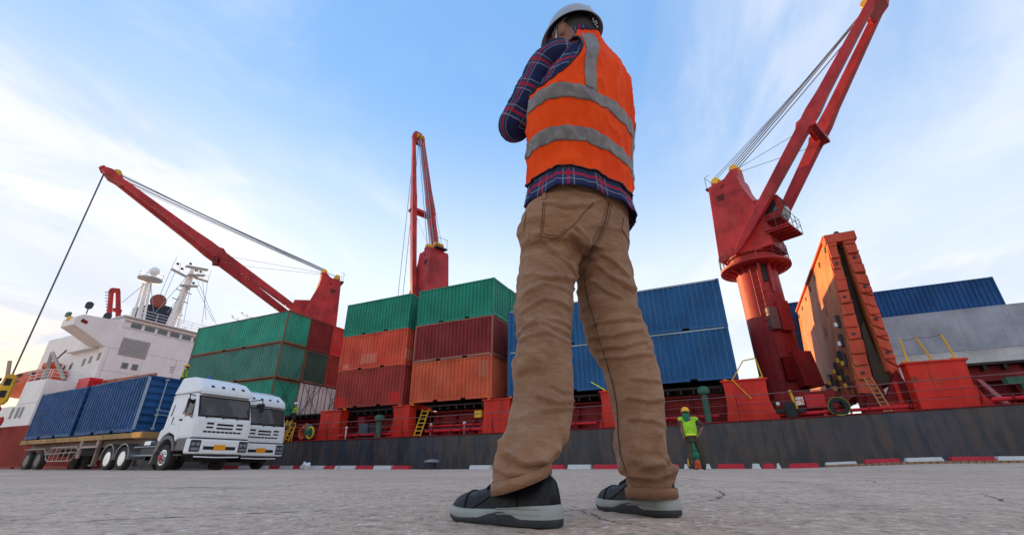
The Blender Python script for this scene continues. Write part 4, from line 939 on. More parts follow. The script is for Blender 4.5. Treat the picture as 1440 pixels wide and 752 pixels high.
def onX(px, py, X):
    v = FWD*620 + RT*(px-720) - UP*(py-376); t_ = X/v.x; return Vector((X, v.y*t_, CAMH+v.z*t_))
for (p, q) in (((157,450),(157,407)),((172,450),(166,408))):
    m = MB(); a, b = onX(*p, -73), onX(*q, -73); a.z -= 1.5; m.taper([a, b], [.5,.42], [.5,.42]); part('post', m, MT['cranered'], kp, bevel=.05)
m = MB(); m.bar(onX(156,408,-73), onX(167,409,-73), .6, .6); part('head_beam', m, MT['cranered'], kp); m = MB(); m.bar(onX(158,435,-73), onX(170,438,-73), .5, .4); part('cross_beam', m, MT['cranered'], kp)
for k in range(9):
    p = onX(153-.2*k, 445-4.2*k, -73.2); m = MB(); m.box(p.x-.05,p.x+.05,p.y-.3,p.y+.05,p.z-.04,p.z+.04); part('rung', m, MT['darksteel'], kp)
m = MB(); m.tube([onX(152.5,448,-73.2), onX(153,408,-73.2)], .05, 5); part('ladder_rail', m, MT['darksteel'], kp)
# radar tower with platform and white dome
rt_ = thing('radome_mast', 'white lattice mast carrying a round platform with a white dome', 'mast', (-70, 30.5, 18))
b0, b1 = onX(192,452,-70), onX(203,452,-70); t0, t1 = onX(207,396,-70), onX(213,396,-70)
for a, b in ((b0,t0),(b1,t1)):
    m = MB(); m.tube([a-Vector((0,0,1)), b], .14, 8); part('mast_leg', m, MT['housewhite'], rt_)
    m = MB(); m.tube([a+Vector((-1.2,0,-1)), b+Vector((-.8,0,0))], .14, 8); part('mast_leg', m, MT['housewhite'], rt_)
for k in range(9):
    f = k/9; m = MB(); m.tube([b0.lerp(t0, f), b1.lerp(t1, f)], .06, 5); part('brace', m, MT['housewhite'], rt_)
    m = MB(); m.tube([b0.lerp(t0, f), b1.lerp(t1, f+.11)], .045, 5); part('brace', m, MT['housewhite'], rt_)
pc = onX(211,393,-70.4); m = MB(); m.lathe(tuple(pc), [(.2,-.5),(1.3,-.15),(1.45,0),(1.45,.08),(.2,.1)], 20); part('platform', m, MT['underwing'], rt_, 40)
rails(rt_, [(pc.x+1.4*math.cos(k),pc.y+1.4*math.sin(k),pc.z+.08) for k in np.linspace(0,6.28,9)], .8, 2, .03)
m = MB(); m.ball((pc.x,pc.y+.2,pc.z+1.3), .62, 16, 12); m.cyl((pc.x,pc.y+.2,pc.z),(pc.x,pc.y+.2,pc.z+.9),.25); part('dome', m, MT['helmwhite'], rt_, True)
# main mast with yard, radars, stays
mm = thing('radar_mast', 'tall white main mast with a wide yard, radar scanners and many stays', 'mast', (-70, 34, 18))
A0, A1 = onX(238,458,-70), onX(268,388,-70)
m = MB(); m.tube([A0-Vector((0,0,1.2)), A1, onX(271,376,-70)], [.55,.42,.12], 12); part('mast_pole', m, MT['housewhite'], mm, 40)
m = MB(); m.tube([A0+Vector((.6,.9,-1.2)), onX(262,405,-69.6)], .12, 8); part('mast_leg', m, MT['housewhite'], mm)
y0_, y1_ = onX(241,378,-69.5), onX(262,389,-69.5); m = MB(); m.bar(y0_, y1_, .3, .25); part('yard', m, MT['underwing'], mm)
y2_, y3_ = onX(276,391,-69.5), onX(292,396,-69.5); m = MB(); m.bar(y2_, y3_, .3, .25); part('yard', m, MT['underwing'], mm)
for a, b in (((241,378),(249,361)),((292,396),(297,380)),((252,384),(254,370)),((284,393),(287,377)),((241,371),(262,382)),((276,384),(294,389))):
    m = MB(); m.tube([onX(*a,-69.5), onX(*b,-69.5)], .045, 5); part('yard_rail', m, MT['housewhite'], mm)
for px_, py_, w_, tl in ((277,377,3.6,.12),(276,387,2.6,.25),(266,402,2.6,.2)):
    p = onX(px_,py_,-69); m = MB(); m.bar(p+Vector((-.2,-w_/2*.8,-w_/2*tl)), p+Vector((.2,w_/2*.8,w_/2*tl)), .5, .3); m.cyl(p-Vector((0,0,.5)), p, .25); part('radar_scanner', m, MT['underwing'], mm, bevel=.05)
for px_, py_ in ((268,371),(250,371),(256,378),(282,382),(272,398)):
    p = onX(px_,py_,-69.4); m = MB(); m.ball(tuple(p), .2, 8, 6); part('mast_lamp', m, MT['darksteel'], mm)
for f in (.25,.5,.68):
    p = A0.lerp(A1, f); m = MB(); m.bar(p-Vector((0,1.1,0)), p+Vector((0,1.1,-.1)), .09); part('spreader', m, MT['darksteel'], mm)
for f in np.linspace(.02,.75,16):
    p = A0.lerp(A1, f)+Vector((.5,.1,0)); m = MB(); m.bar(p-Vector((0,.25,0)), p+Vector((0,.25,0)), .06); part('rung', m, MT['yellowdirty'], mm)
for a, b in (((241,378),(225,415)),((262,390),(218,440)),((264,402),(235,440)),((275,400),(300,452)),((278,395),(305,458)),((292,396),(284,455)),((268,400),(258,455)),((247,380),(230,420)),((262,415),(252,447)),((205,398),(172,425)),((285,395),(290,450)),((212,400),(216,440))):
    m = MB(); m.tube([onX(*a,-69.8), onX(*b,-69.8)], .035, 4); part('stay_wire', m, MT['wiregrey'], mm)
# small antennas and lights along the wheelhouse roof
for k, (px_, py_, h_) in enumerate(((300,470,2.0),(335,446,1.8),(348,441,1.5),(288,468,1.5))):
    p = onX(px_,py_,-66); m = MB(); m.tube([p-Vector((0,0,h_)), p], .05, 5); m.bar(p-Vector((0,.9,.3)), p+Vector((0,.9,-.5)), .07); m.ball(tuple(p-Vector((0,.9,.1))), .16, 6, 5); m.ball(tuple(p+Vector((0,.9,-.4))), .16, 6, 5); part('roof_antenna', m, MT['housewhite'] if k else MT['underwing'], wheel)
m = MB(); q = onX(259,463,-65); m.ball(tuple(q), (.2,.45,.3), 10, 8); part('roof_lamp', m, MT['helmwhite'], wheel, True)
# funnel
fn = thing('funnel', 'dark navy ship funnel with a round red brown disc behind the masts', 'funnel', (-80, 38, 18))
fa = [onX(203,450,-80), onX(244,456,-80), onX(243,432,-80), onX(222,426,-80), onX(208,428,-80)]
m = MB(); poly = [(p.y,p.z) for p in fa]; poly[0] = (poly[0][0], 16.5); poly[1] = (poly[1][0], 16.5); m.prism(poly, -84, -80, 'yz'); part('casing', m, paint('funnel_navy', (.02,.025,.045), rust=.15), fn, bevel=.1)
p = onX(224,423,-79.8); m = MB(); m.lathe((-79.95,p.y,p.z), [(1.1,-.3),(1.1,.1),(1.0,.16),(0,.18)], 28, 'x'); part('disc', m, paint('funnel_brown_red', (.23,.06,.04), rust=.3), fn, 40)
# lifeboat on davits
lb = thing('lifeboat', 'orange enclosed lifeboat hanging beside the white deck block at the far left', 'lifeboat', (-79, 25.0, 7.0))
m = MB(); L0 = -84; L1 = -68.6; secs = np.linspace(0, 1, 15); vs = []; nseg = 20
for f in secs:
    x = L0+(L1-L0)*f; e = max(.06, (1-abs(2*f-1)**2.6)); w_ = 1.55*e**.7; hh = 1.0
    for j in range(nseg):
        t_ = 2*math.pi*j/nseg; z = math.sin(t_); y = math.cos(t_)
        vs.append((x, 24.1+w_*y*(1 if z < .3 else .85), 9.3+ (1.25*e**.4*z if z < 0 else 1.15*e**.5*z) + .35*(abs(2*f-1)**3)))
fs = []
for k in range(len(secs)-1):
    for j in range(nseg): fs.append((k*nseg+j, k*nseg+(j+1) % nseg, (k+1)*nseg+(j+1) % nseg, (k+1)*nseg+j))
fs += [tuple(range(nseg)), tuple(range((len(secs)-1)*nseg, len(secs)*nseg))]
m.add(vs, fs); m.v = [((x+84)*.93-85, 25.1+(y-24.1)*1.15, 9.75+(z-9.3)*1.4) for x, y, z in m.v]; part('hull', m, MT['orangeboat'], lb, 50)
m = MB(); m.tube([(-85,23.9,9.9),(-78,23.25,9.6),(-71.5,23.9,9.9)], .09, 6); part('rubbing_strake', m, MT['darksteel'], lb)
for xx in (-84,-81,-78,-75): m = MB(); m.box(xx-.35,xx+.35,23.55,24.0,10.3,10.7); part('porthole', m, MT['glass'], lb, bevel=.05)
m = MB(); m.box(-75,-73.4,24.3,25.6,11.2,11.9); part('helm_cabin', m, MT['orangeboat'], lb, bevel=.15)
for a, b, nm in (((-70.6,23.6,9.1),(-69.4,22.9,12.3),'davit_arm'),((-69.4,22.9,12.3),(-67.6,24.2,9.3),'davit_strut'),((-80,23.6,9.1),(-79,22.6,12.2),'davit_arm')):
    m = MB(); m.bar(a, b, .32, .26); part(nm, m, MT['underwing'], low)
m = MB(); m.bar((-84.5,22.5,5),(-84.5,22.5,11.8),.5,.5); m.box(-88,-84,22.4,23,11.2,11.9); part('davit_post', m, MT['pipegreen'], low)
m = MB(); m.bar((-74,24.8,11.8),(-71.6,24.8,13.2),.12); part('boat_antenna', m, MT['darksteel'], lb)
# ------------------------------------------------------------------ trucks (local x forward, y to the far side, z up)
MT['cabwhite'] = paint('white_truck_paint', (.80,.80,.80), rough=.3, var=.03, streak=.1, dirt=(.4,.36,.32), dirtamt=.12, bump=0, spec=.4)
MT['cabgrey'] = simple('grey_fender_plastic', (.16,.14,.14), .55)
MT['plate'] = simple('orange_number_plate', (.85,.34,.01), .4, var=.05)
MT['chrome'] = simple('polished_wheel_metal', (.62,.66,.7), .2, .9)
MT['lens'] = simple('headlamp_lens', (.35,.38,.42), .08, .5, sc=30)
MT['trailergrey'] = paint('dirty_brown_trailer_steel', (.30,.22,.18), rust=.2, streak=.3, rough=.7)
MT['tyre'] = simple('dusty_tyre_rubber', (.045,.04,.038), .85, bump=.004)
MT['hubred'] = simple('red_wheel_hub', (.5,.04,.04), .4)
def wheel_into(root, x, y, side, dusty=False, dual=False, r=.5, w=.29):
    s_ = -1 if side == 0 else 1                     # side 0: face towards -y
    def L(prof): return [(a, s_*b) for a, b in prof]
    m = MB(); m.lathe((x,y,r), L([(.28,-w),(.40,-w),(.475,-w+.02),(.5,-w+.06),(.5,-.05),(.475,-.01),(.40,.0),(.3,-.015)]), 32, 'y')
    wh = part('wheel', m, MT['tyre'], root, 40)
    for k in range(24):
        t_ = 2*math.pi*k/24; c_, q = math.cos(t_), math.sin(t_); m = MB(); m.bar((x+.497*c_,y-s_*.06,r+.497*q),(x+.497*c_,y-s_*(w-.06),r+.497*q),.05,.02,(c_,0,q)); part('tread_block', m, MT['tyre'], wh)
    mt = MT['trailergrey'] if dusty else MT['chrome']
    if dual: prof = [(.305,-.01),(.28,-.03),(.255,-.14),(.2,-.16),(.12,-.15),(.11,-.04),(.0,-.03)]
    else: prof = [(.305,.0),(.285,-.01),(.26,-.05),(.24,.01),(.19,.035),(.13,.03),(.12,.075),(.0,.08)]
    m = MB(); m.lathe((x,y,r), L(prof), 28, 'y'); part('rim', m, mt, wh, 40)
    for k in range(8):
        t_ = 2*math.pi*k/8+.2; m = MB(); yy = y+s_*(.04 if not dual else -.15); m.cyl((x+.165*math.cos(t_),yy-s_*.01,r+.165*math.sin(t_)),(x+.165*math.cos(t_),yy+s_*.035,r+.165*math.sin(t_)),.02,n=6); part('wheel_nut', m, MT['hubred'] if not dusty else mt, wh)
    if not dual and not dusty:
        m = MB(); m.lathe((x,y,r), L([(.11,.06),(.11,.1),(.07,.13),(.0,.135)]), 16, 'y'); part('hub', m, MT['hubred'], wh, 40)
        for k in range(10):
            t_ = 2*math.pi*k/10; m = MB(); m.lathe((x+.215*math.cos(t_),y+s_*.028,r+.215*math.sin(t_)), [(.0,-.004),(.028,-.004),(.028,.004),(0,.004)], 10, 'y'); part('rim_hole', m, MT['black'], wh)
    return wh
def truck(loc, rz, label, full=True):
    T_ = thing('container_truck', label, 'truck', loc, rz, 'white container trucks on the quay', local=True)
    P = lambda nm, m, mt, par=None, sm=False, bev=0: part(nm, m, mt, par or T_, sm, bev)
    W_ = 2.44
    # cab shell: outline in x-z, a narrower roof
    def shell(poly, y0, y1, inset_top=0, ztop=3.0, zlo=2.0):
        m = MB(); n = len(poly); vs = []
        for yy, s_ in ((y0, 1), (y1, -1)):
            for p, q in poly: vs.append((p, yy+s_*inset_top*max(0, min(1, (q-zlo)/(ztop-zlo))), q))
        m.add(vs, [tuple(range(n)), tuple(range(n, 2*n))[::-1]]+[(j, j+n, (j+1) % n+n, (j+1) % n) for j in range(n)]); return m
    cab = P('cab', shell([(2.62,1.12),(2.62,3.06),(4.50,3.06),(4.64,2.92),(4.93,2.06),(4.98,1.75),(4.99,1.20),(3.95,1.20),(3.85,1.62),(3.5,1.78),(3.0,1.72),(2.75,1.5)], 0, W_, .09), MT['cabwhite'], bev=.06)
    dfl = P('roof_deflector', shell([(2.60,3.07),(2.60,3.84),(3.5,3.82),(4.25,3.62),(4.66,3.32),(4.72,3.07)], .05, W_-.05, .20, 3.9, 3.1), MT['cabwhite'], bev=.07)
    for yy in (.55,1.0,1.45,1.9):
        m = MB(); m.prism([(4.64,3.29),(4.57,3.37),(4.60,3.40),(4.67,3.32)], yy-.06, yy+.06); P('marker_lamp', m, MT['black'], dfl)
    m = MB(); m.prism([(4.58,3.02),(4.78,3.0),(4.79,3.05),(4.6,3.1)], .12, W_-.12); P('sun_visor', m, MT['cabwhite'], cab, bev=.015)
    # windscreen
    def onfront(z): return 4.64+(2.92-z)*(.29/.86)
    m = MB()
    def wsc(y0,y1,z0,z1,off,th=.03):
        return [(onfront(z)+o, y, z) for o in (off, off-th) for y, z in ((y0,z0),(y1,z0),(y1-.0,z1),(y0+.0,z1))]
    def wbox(m, y0,y1,z0,z1,off,th=.03): m.add(wsc(y0,y1,z0,z1,off,th), [(0,1,2,3),(7,6,5,4),(0,4,5,1),(1,5,6,2),(2,6,7,3),(3,7,4,0)]); return m
    sur = P('windscreen_surround', wbox(MB(), .1, W_-.1, 2.06, 2.93, .02), MT['black'], cab, bev=.07)
    P('windscreen', wbox(MB(), .17, W_-.17, 2.12, 2.87, .035, .02), MT['windscreen'], sur, bev=.05)
    for y_, d_ in ((.45,.62),(1.15,.62),(1.75,.5)):
        m = MB(); x_ = onfront(2.08)+.05; m.bar((x_,y_,2.07),(onfront(2.2)+.05,y_+d_,2.17),.03,.03); m.cyl((x_-.05,y_,2.05),(x_+.01,y_,2.07),.035,n=8); P('wiper', m, MT['black'], cab)
    # front panel lines, grille slots, name strip, bumper
    def fbox(nm, y0,y1,z0,z1,mt,x0=4.96,x1=5.01,par=None,bev=.01): m = MB(); m.box(x0,x1,y0,y1,z0,z1); return P(nm, m, mt, par or cab, bev=bev)
    pn = fbox('front_panel', .12, W_-.12, 1.26, 1.98, MT['cabwhite'], 4.9, 5.005, bev=.04)
    for y0, y1, z0, z1 in ((.50,.78,1.77,1.85),(.92,1.62,1.74,1.82),(1.76,2.04,1.77,1.85),(.50,.78,1.62,1.69),(.92,1.62,1.60,1.67),(1.76,2.04,1.62,1.69)): fbox('grille_slot', y0,y1,z0,z1,MT['black'],4.99,5.012,pn,0)
    for k in range(9): fbox('grille_slot', .42+.18*k, .42+.18*k+.15, 1.45, 1.52, MT['black'], 4.99, 5.012, pn, 0)
    fbox('shut_line', .02, W_-.02, 1.20, 1.25, MT['black'], 4.9, 5.0, bev=0)
    bp = fbox('bumper', -.02, W_+.02, .62, 1.2, MT['cabwhite'], 4.72, 5.07, bev=.07)
    fbox('bumper_grille', .55, 1.9, .78, .93, MT['black'], 5.0, 5.076, bp, .02)
    fbox('bumper_grille', .35, 2.1, .5, .62, MT['black'], 4.8, 5.02, bp, .02)
    fbox('number_plate', .98, 1.46, .78, .99, MT['plate'], 5.07, 5.086, bp, .005)
    for s_ in (0, 1):
        y0 = .04 if s_ == 0 else W_-.42
        hl = fbox('headlamp', y0-.02, y0+.4, .69, 1.16, MT['darksteel'], 5.0, 5.085, bp, .04)
        for q in (.1, .28): m = MB(); m.lathe((5.085,y0+q,.99), [(.0,.006),(.07,.006),(.075,0)], 14, 'x'); P('lamp_lens', m, MT['lens'], hl)
        m = MB(); m.box(5.08,5.092,y0+.04,y0+.34,.76,.86); P('lamp_lens', m, MT['lens'], hl)
    m = MB(); m.tube([(5.02,.3,.52),(5.05,1.2,.5),(5.02,W_-.3,.52)], .025, 6); P('underrun_bar', m, MT['cabwhite'], bp)
    # sides: door, window, handle, sleeper slot, arch, step
    for s_ in (0, 1):
        def sbox(nm, x0,x1,z0,z1,mt,off=.0,th=.04,par=None,bev=.01,poly=None):
            m = MB(); n_ = lambda z: .09*max(0, min(1, (z-2.0)))
            poly_ = poly or [(x0,z0),(x1,z0),(x1,z1),(x0,z1)]; vs = []
            for o in (-off, th-off):
                for p, q in poly_: yy = n_(q)+o; vs.append((p, yy if s_ == 0 else W_-yy, q))
            k_ = len(poly_); m.add(vs, [tuple(range(k_)), tuple(range(k_, 2*k_))[::-1]]+[(j, j+k_, (j+1) % k_+k_, (j+1) % k_) for j in range(k_)]); return P(nm, m, mt, par or cab, bev=bev)
        dr = sbox('door', 0,0,0,0, MT['cabwhite'], .012, .03, poly=[(3.72,1.62),(3.95,1.3),(4.82,1.3),(4.82,2.1),(4.55,2.9),(3.75,2.9)], bev=.02)
        wd = sbox('door_window', 0,0,0,0, MT['windscreen'], .022, .03, dr, .02, [(3.86,2.2),(4.3,2.15),(4.72,1.98),(4.74,2.1),(4.52,2.78),(3.98,2.78)])
        sbox('door_handle', 3.82,3.98,1.92,2.0, MT['black'], .035, .03, dr)
        sbox('side_slot', 2.95,3.02,2.15,2.62, MT['black'], .006, .02); sbox('side_slot', 3.2,3.27,1.8,2.1, MT['black'], .006, .02)
        sbox('gutter', 2.62,3.9,2.96,3.0, MT['cabwhite'], .02, .03)
        m = MB(); yo = (-.03, .5) if s_ == 0 else (W_-.5, W_+.03); pl = []
        for k in range(13):
            t_ = math.pi*(.06+.88*k/12); pl.append((3.3-.72*math.cos(t_), .5+.74*math.sin(t_)+.12))
        pl2 = [(3.3-.60*math.cos(math.pi*(.06+.88*k/12)), .5+.60*math.sin(math.pi*(.06+.88*k/12))+.12) for k in range(12,-1,-1)]
        m.prism(pl+pl2, *yo); P('wheel_arch', m, MT['cabgrey'], cab, 40)
        m = MB(); m.prism([(2.5,1.2),(2.55,1.55),(2.9,1.75),(3.6,1.78),(3.98,1.6),(4.05,1.18),(3.95,1.1),(3.75,1.35),(3.3,1.48),(2.9,1.35),(2.7,1.1)], -.035 if s_ == 0 else W_-.12, .12 if s_ == 0 else W_+.035); P('wing_panel', m, MT['cabwhite'], cab, bev=.03)
        sbox('step_panel', 4.05,4.75,.75,1.2, MT['cabgrey'], .0, .2, bev=.03); sbox('step', 4.1,4.7,.55,.62, MT['darksteel'], .02, .25)
        m = MB(); yy = -.12 if s_ == 0 else W_+.16; y2 = .08 if s_ == 0 else W_-.08; mx = 4.35 if s_ == 0 else 5.2
        m.tube([(min(4.7,mx),y2,2.92),(mx-.1,yy,2.98),(mx+.02,yy,2.9),(mx+.02,yy,2.2)], .022, 6); mr = P('mirror_arm', m, MT['black'], cab, 40)
        m = MB(); m.box(mx-.03,mx+.07,yy-(.05 if s_ == 0 else .11),yy+(.03 if s_ == 0 else .11),2.42,2.8); P('mirror', m, MT['black'], mr, bev=.03); m = MB(); m.ball((mx-.08,yy*.6+y2*.4,2.7),(.05,.08 if s_ == 0 else .12,.1),10,8); P('mirror', m, MT['black'], mr, True)
    # chassis
    m = MB(); m.box(-2.6,4.7,.75,.95,.62,.9); m.box(-2.6,4.7,1.5,1.7,.62,.9); ch = P('chassis', m, MT['darksteel'])
    m = MB(); m.box(3.4,4.6,.5,1.95,.35,.8); P('engine_sump', m, MT['black'], ch, bev=.05)
    for yy in (.12, W_-.42): 
        m = MB(); m.box(.95,2.25,yy,yy+.3,.55,.95); P('tank', m, MT['darksteel'], ch, bev=.08)
        m = MB(); m.tube([(.4,yy if yy < 1 else yy+.3,.95),(2.55,yy if yy < 1 else yy+.3,.95)], .035, 6); m.tube([(.3,yy if yy < 1 else yy+.3,.6),(2.6,yy if yy < 1 else yy+.3,.6)], .04, 6); P('side_rail', m, MT['steel'], ch)
        m = MB(); m.box(1.2,1.7,yy-.02,yy+.2,1.0,1.2); P('valve_box', m, MT['chrome'], ch, bev=.03)
    for ya_, yb_ in ((-.02,.4),(W_-.4,W_+.02)): m = MB(); m.prism([(2.35,.25),(2.5,.3),(2.72,1.15),(2.55,1.2)], ya_, yb_); P('mud_flap', m, MT['cabgrey'], ch)
    for x_ in (3.3,):
        wheel_into(T_, x_, .0, 0); wheel_into(T_, x_, W_, 1)
    rear = (-.28,-1.68) if full else (-.28,)
    for x_ in rear:
        wheel_into(T_, x_, .02, 0, dual=True)
        if full: wheel_into(T_, x_, W_-.02, 1, dual=True)
        for yo in ((-.02,.6),(W_-.6,W_+.02)):
            pl = [(x_-.64*math.cos(math.pi*(-.02+1.04*k/14)), .5+.64*math.sin(math.pi*(-.02+1.04*k/14))) for k in range(15)]
            pl2 = [(x_-.60*math.cos(math.pi*(-.02+1.04*k/14)), .5+.60*math.sin(math.pi*(-.02+1.04*k/14))) for k in range(14,-1,-1)]
            m = MB(); m.prism(pl+pl2, *yo); P('mudguard', m, MT['cabgrey'] if yo[0] > 1 else MT['steel'], ch, 40)
    if full:
        trailer(T_)
    return T_
def trailer(T_):
    P = lambda nm, m, mt, par=None, sm=False, bev=0: part(nm, m, mt, par or T_, sm, bev)
    W_ = 2.44
    m = MB(); m.box(-12.9,.9,.5,.7,1.05,1.45); m.box(-12.9,.9,1.74,1.94,1.05,1.45); ch = P('trailer_frame', m, MT['trailergrey'])
    for k in range(15):
        x0 = -12.95+.93*k; m = MB(); m.box(x0+.03, x0+.90, -.02, .09, 1.36, 1.58); P('deck_rail_panel', m, MT['yellowdirty'], ch, bev=.01)
        m = MB(); m.box(x0-.03, x0+.03, -.035, W_+.03, 1.34, 1.6); P('cross_member', m, MT['yellowdirty'], ch)
    m = MB(); m.box(-12.95,1.0,W_-.09,W_+.02,1.36,1.58); P('deck_rail', m, MT['yellowdirty'], ch)
    m = MB(); m.box(-12.9,1.0,.09,W_-.09,1.5,1.56); P('deck_plate', m, MT['darksteel'], ch)
    m = MB(); m.box(.3,1.05,-.03,W_+.03,1.33,1.6); P('front_beam', m, MT['yellowdirty'], ch); m = MB(); m.box(.15,.95,-.045,-.028,1.36,1.58); P('reflector_board', m, MT['plate'], ch)
    for x_ in (-9.75,-11.3):
        wheel_into(T_, x_, .02, 0, dusty=True, dual=True); wheel_into(T_, x_, W_-.02, 1, dusty=True, dual=True)
    m = MB(); m.prism([(-12.0,1.12),(-9.2,1.12),(-8.7,.75),(-8.9,.75),(-9.3,1.04),(-12.0,1.04)], .0, .35); P('mudguard', m, MT['trailergrey'], ch)
    # side guard lattice of bent pipe
    gd = MB(); gd.tube([(-8.5,-.02,.55),(-8.6,-.02,.75),(-8.3,-.02,1.1),(-5.4,-.02,1.1),(-5.2,-.02,1.1),(-4.9,-.02,.9),(-5.3,-.02,.5),(-5.6,-.02,.45),(-8.2,-.02,.45),(-8.5,-.02,.55)], .028, 6); g_ = P('side_guard', gd, MT['trailerpipe'], None, 40)
    for x_ in (-8.1,-7.55,-7.0,-6.4,-5.75): m = MB(); m.tube([(x_-.1,-.02,.45),(x_,-.02,.85),(x_+.08,-.02,1.1)], .022, 6); P('guard_bar', m, MT['trailerpipe'], g_)
    m = MB(); m.tube([(-8.5,-.02,.8),(-5.1,-.02,.85)], .024, 6); P('guard_bar', m, MT['trailerpipe'], g_)
    m = MB(); m.box(-5.0,-4.85,.0,.1,.55,1.36); m.box(-3.2,-3.05,.0,.1,1.0,1.36); m.box(-5.0,-3.0,.0,.06,1.02,1.1); P('landing_bracket', m, MT['trailerpipe'], g_)
    for yy in (.3, W_-.45):
        m = MB(); m.box(-3.9,-3.75,yy,yy+.15,.25,1.3); m.box(-4.0,-3.65,yy-.05,yy+.2,.2,.27); P('landing_leg', m, MT['trailergrey'], ch)
    m = MB(); m.box(-9.4,-4.5,.7,1.7,.7,1.1); P('trailer_belly', m, MT['black'], ch)
MT['trailerpipe'] = simple('pale_rusty_pipe', (.45,.33,.28), .6)
t = NT('windscreen_glass'); n_ = t.noise(1.2, detail=3); t.col(t.mix(t.rng(n_, .4, .6), (.02,.02,.022), (.07,.055,.055))); t.set(Roughness=.04); t.b.inputs['Specular IOR Level'].default_value = .45; MT['windscreen'] = t.m
TR = R(-3.6); ex = Vector((math.cos(TR), math.sin(TR), 0)); ey = Vector((-math.sin(TR), math.cos(TR), 0))
O1 = Vector((-24.9, 12.0, 0.0))
tr1 = truck(O1, TR, 'near white truck with an amber number plate hauling two blue containers')
O2 = O1 + ex*(-1.95) + ey*3.15
tr2 = truck(O2, TR, 'second white truck half hidden on the far side of the near truck', full=False)
def on1(x, y, z): return O1 + ex*x + ey*y + Vector((0,0,z))
for k, (xc, lab) in enumerate(((-3.03-.08,'front blue container on the near trailer, its barred end facing the cab'),(-9.75,'rear blue container on the near trailer, farther from the cab'))):
    p = on1(xc+.0, 1.22, 1.62)
    container(p.x, p.y, p.z, 6.058, 2.591, MT['blue2'], lab, 'blue containers riding on the trailer', rotz=TR, frame=MT['framewhite'] if k == 9 else MT['blue2'], hbars=True)
# pale frame bars and door hardware on the visible container end
p = on1(.0, 0, 0)
rodm = MT['framewhite']
def locrod(a, b, r_): 
    m = MB(); m.tube([on1(*a), on1(*b)], r_, 6); return m
fr_ = [c_ for c_ in bpy.data.objects if c_.get('label', '').startswith('front blue container')][0]
for yy in (.75, 1.5):
    m = MB(); m.tube([(3.03+.12, yy-1.22, .1),(3.03+.12, yy-1.22, 2.5)], .03, 6); part('lock_bar', m, rodm, fr_)
    for zz in (.15,.75,1.0,2.4): m = MB(); m.box(3.05,3.2,yy-1.22-.06,yy-1.22+.06,zz,zz+.08); part('bar_keeper', m, rodm, fr_)
for zz in (.82, 1.02): m = MB(); m.bar((3.17,.75-1.22,zz),(3.17,1.5-1.22,zz-.04),.04,.03); part('lock_handle', m, rodm, fr_)
m = MB(); m.box(3.0,3.045,-1.235,-1.13,.1,2.5); part('corner_trim', m, rodm, fr_)
# red container standing on the quay at the far left
container(-44.2, 16.7, .07, 12.192, 2.9, MT['rustred'], 'dark red container standing on the quay behind the trailer at the left edge', 'containers standing on the quay', name='quay_container')
# ------------------------------------------------------------------ people
def fuse(mb, vox, smooth=3, fac=.5):
    me = mb.mesh('tmp'); o = bpy.data.objects.new('tmp', me); COL.objects.link(o)
    r_ = o.modifiers.new('r', 'REMESH'); r_.mode = 'VOXEL'; r_.voxel_size = vox; r_.use_smooth_shade = True
    if smooth: s_ = o.modifiers.new('s', 'SMOOTH'); s_.iterations = smooth; s_.factor = fac
    dg = bpy.context.evaluated_depsgraph_get(); e = o.evaluated_get(dg); out = bpy.data.meshes.new_from_object(e)
    bpy.data.objects.remove(o); bpy.data.meshes.remove(me)
    out.polygons.foreach_set('use_smooth', [True]*len(out.polygons)); return out
def chain(mb, pts, rs, n=12):       # tapered limb with ball joints, each a closed solid
    mb.tube(pts, list(rs), n)
    for p, r in zip(pts, rs): mb.ball(tuple(p), r, n, 8)
    return mb
def attach(name, me, mat, parent, loc=None):
    me.name = name; me.materials.clear(); me.materials.append(mat); o = bpy.data.objects.new(name, me); COL.objects.link(o); o.parent = parent
    SH[o.name] = SH[parent.name]; return o
def hand(mb, w, d, up, s=1.0, curl=.5):          # palm with five separate bent fingers; w wrist point, d direction of the fingers, up back of the hand
    d = Vector(d).normalized(); up = Vector(up); up = (up-d*up.dot(d)).normalized(); sd = d.cross(up); w = Vector(w)
    for k in range(4):
        o = (k-1.5)*.02*s; chain(mb, [w+sd*o*.6, w+d*.085*s+sd*o], [.014*s, .0125*s], 8)
    for k, L in enumerate((.068,.078,.072,.056)):
        o = (k-1.5)*.021*s; p0 = w+d*.085*s+sd*o; a = d; pts = [p0]; ang = 0
        for j, f in enumerate((.45,.32,.23)):
            ang += curl*(.7+.15*j); dd = d*math.cos(ang)-up*math.sin(ang); pts.append(pts[-1]+dd*L*f*s*1.1)
        chain(mb, pts, [.0095*s,.0088*s,.008*s,.0068*s], 8)
    t0 = w+d*.025*s-sd*.022*s; chain(mb, [t0, t0+(d*.6-sd*.7-up*.3)*.035*s, t0+(d*.9-sd*.55-up*.5)*.062*s, t0+(d*1.1-sd*.3-up*.8)*.082*s], [.014*s,.011*s,.0095*s,.008*s], 8)
    return mb
def helmet_mesh(mb, c, r, brim=.035, tilt=None, n=28):
    prof = [(1.0,0),(1.0,.12),(.97,.35),(.88,.62),(.7,.86),(.45,1.0),(.2,1.06),(0,1.07)]
    vs = []; rings = [(1.0+brim/r*1.0, -.10), (1.0+brim/r, -.06)]+prof
    for k, (q, h) in enumerate(rings):
        for j in range(n):
            t_ = 2*math.pi*j/n; ex_ = 1+.32*max(0, -math.sin(t_))**4*(1 if k < 2 else 0)
            vs.append((c[0]+r*.92*q*math.cos(t_)*(1), c[1]+r*1.12*q*ex_*math.sin(t_), c[2]+r*.95*h))
    fs = []
    for k in range(len(rings)-1):
        for j in range(n): fs.append((k*n+j, k*n+(j+1) % n, (k+1)*n+(j+1) % n, (k+1)*n+j))
    mb.add(vs, fs); return mb
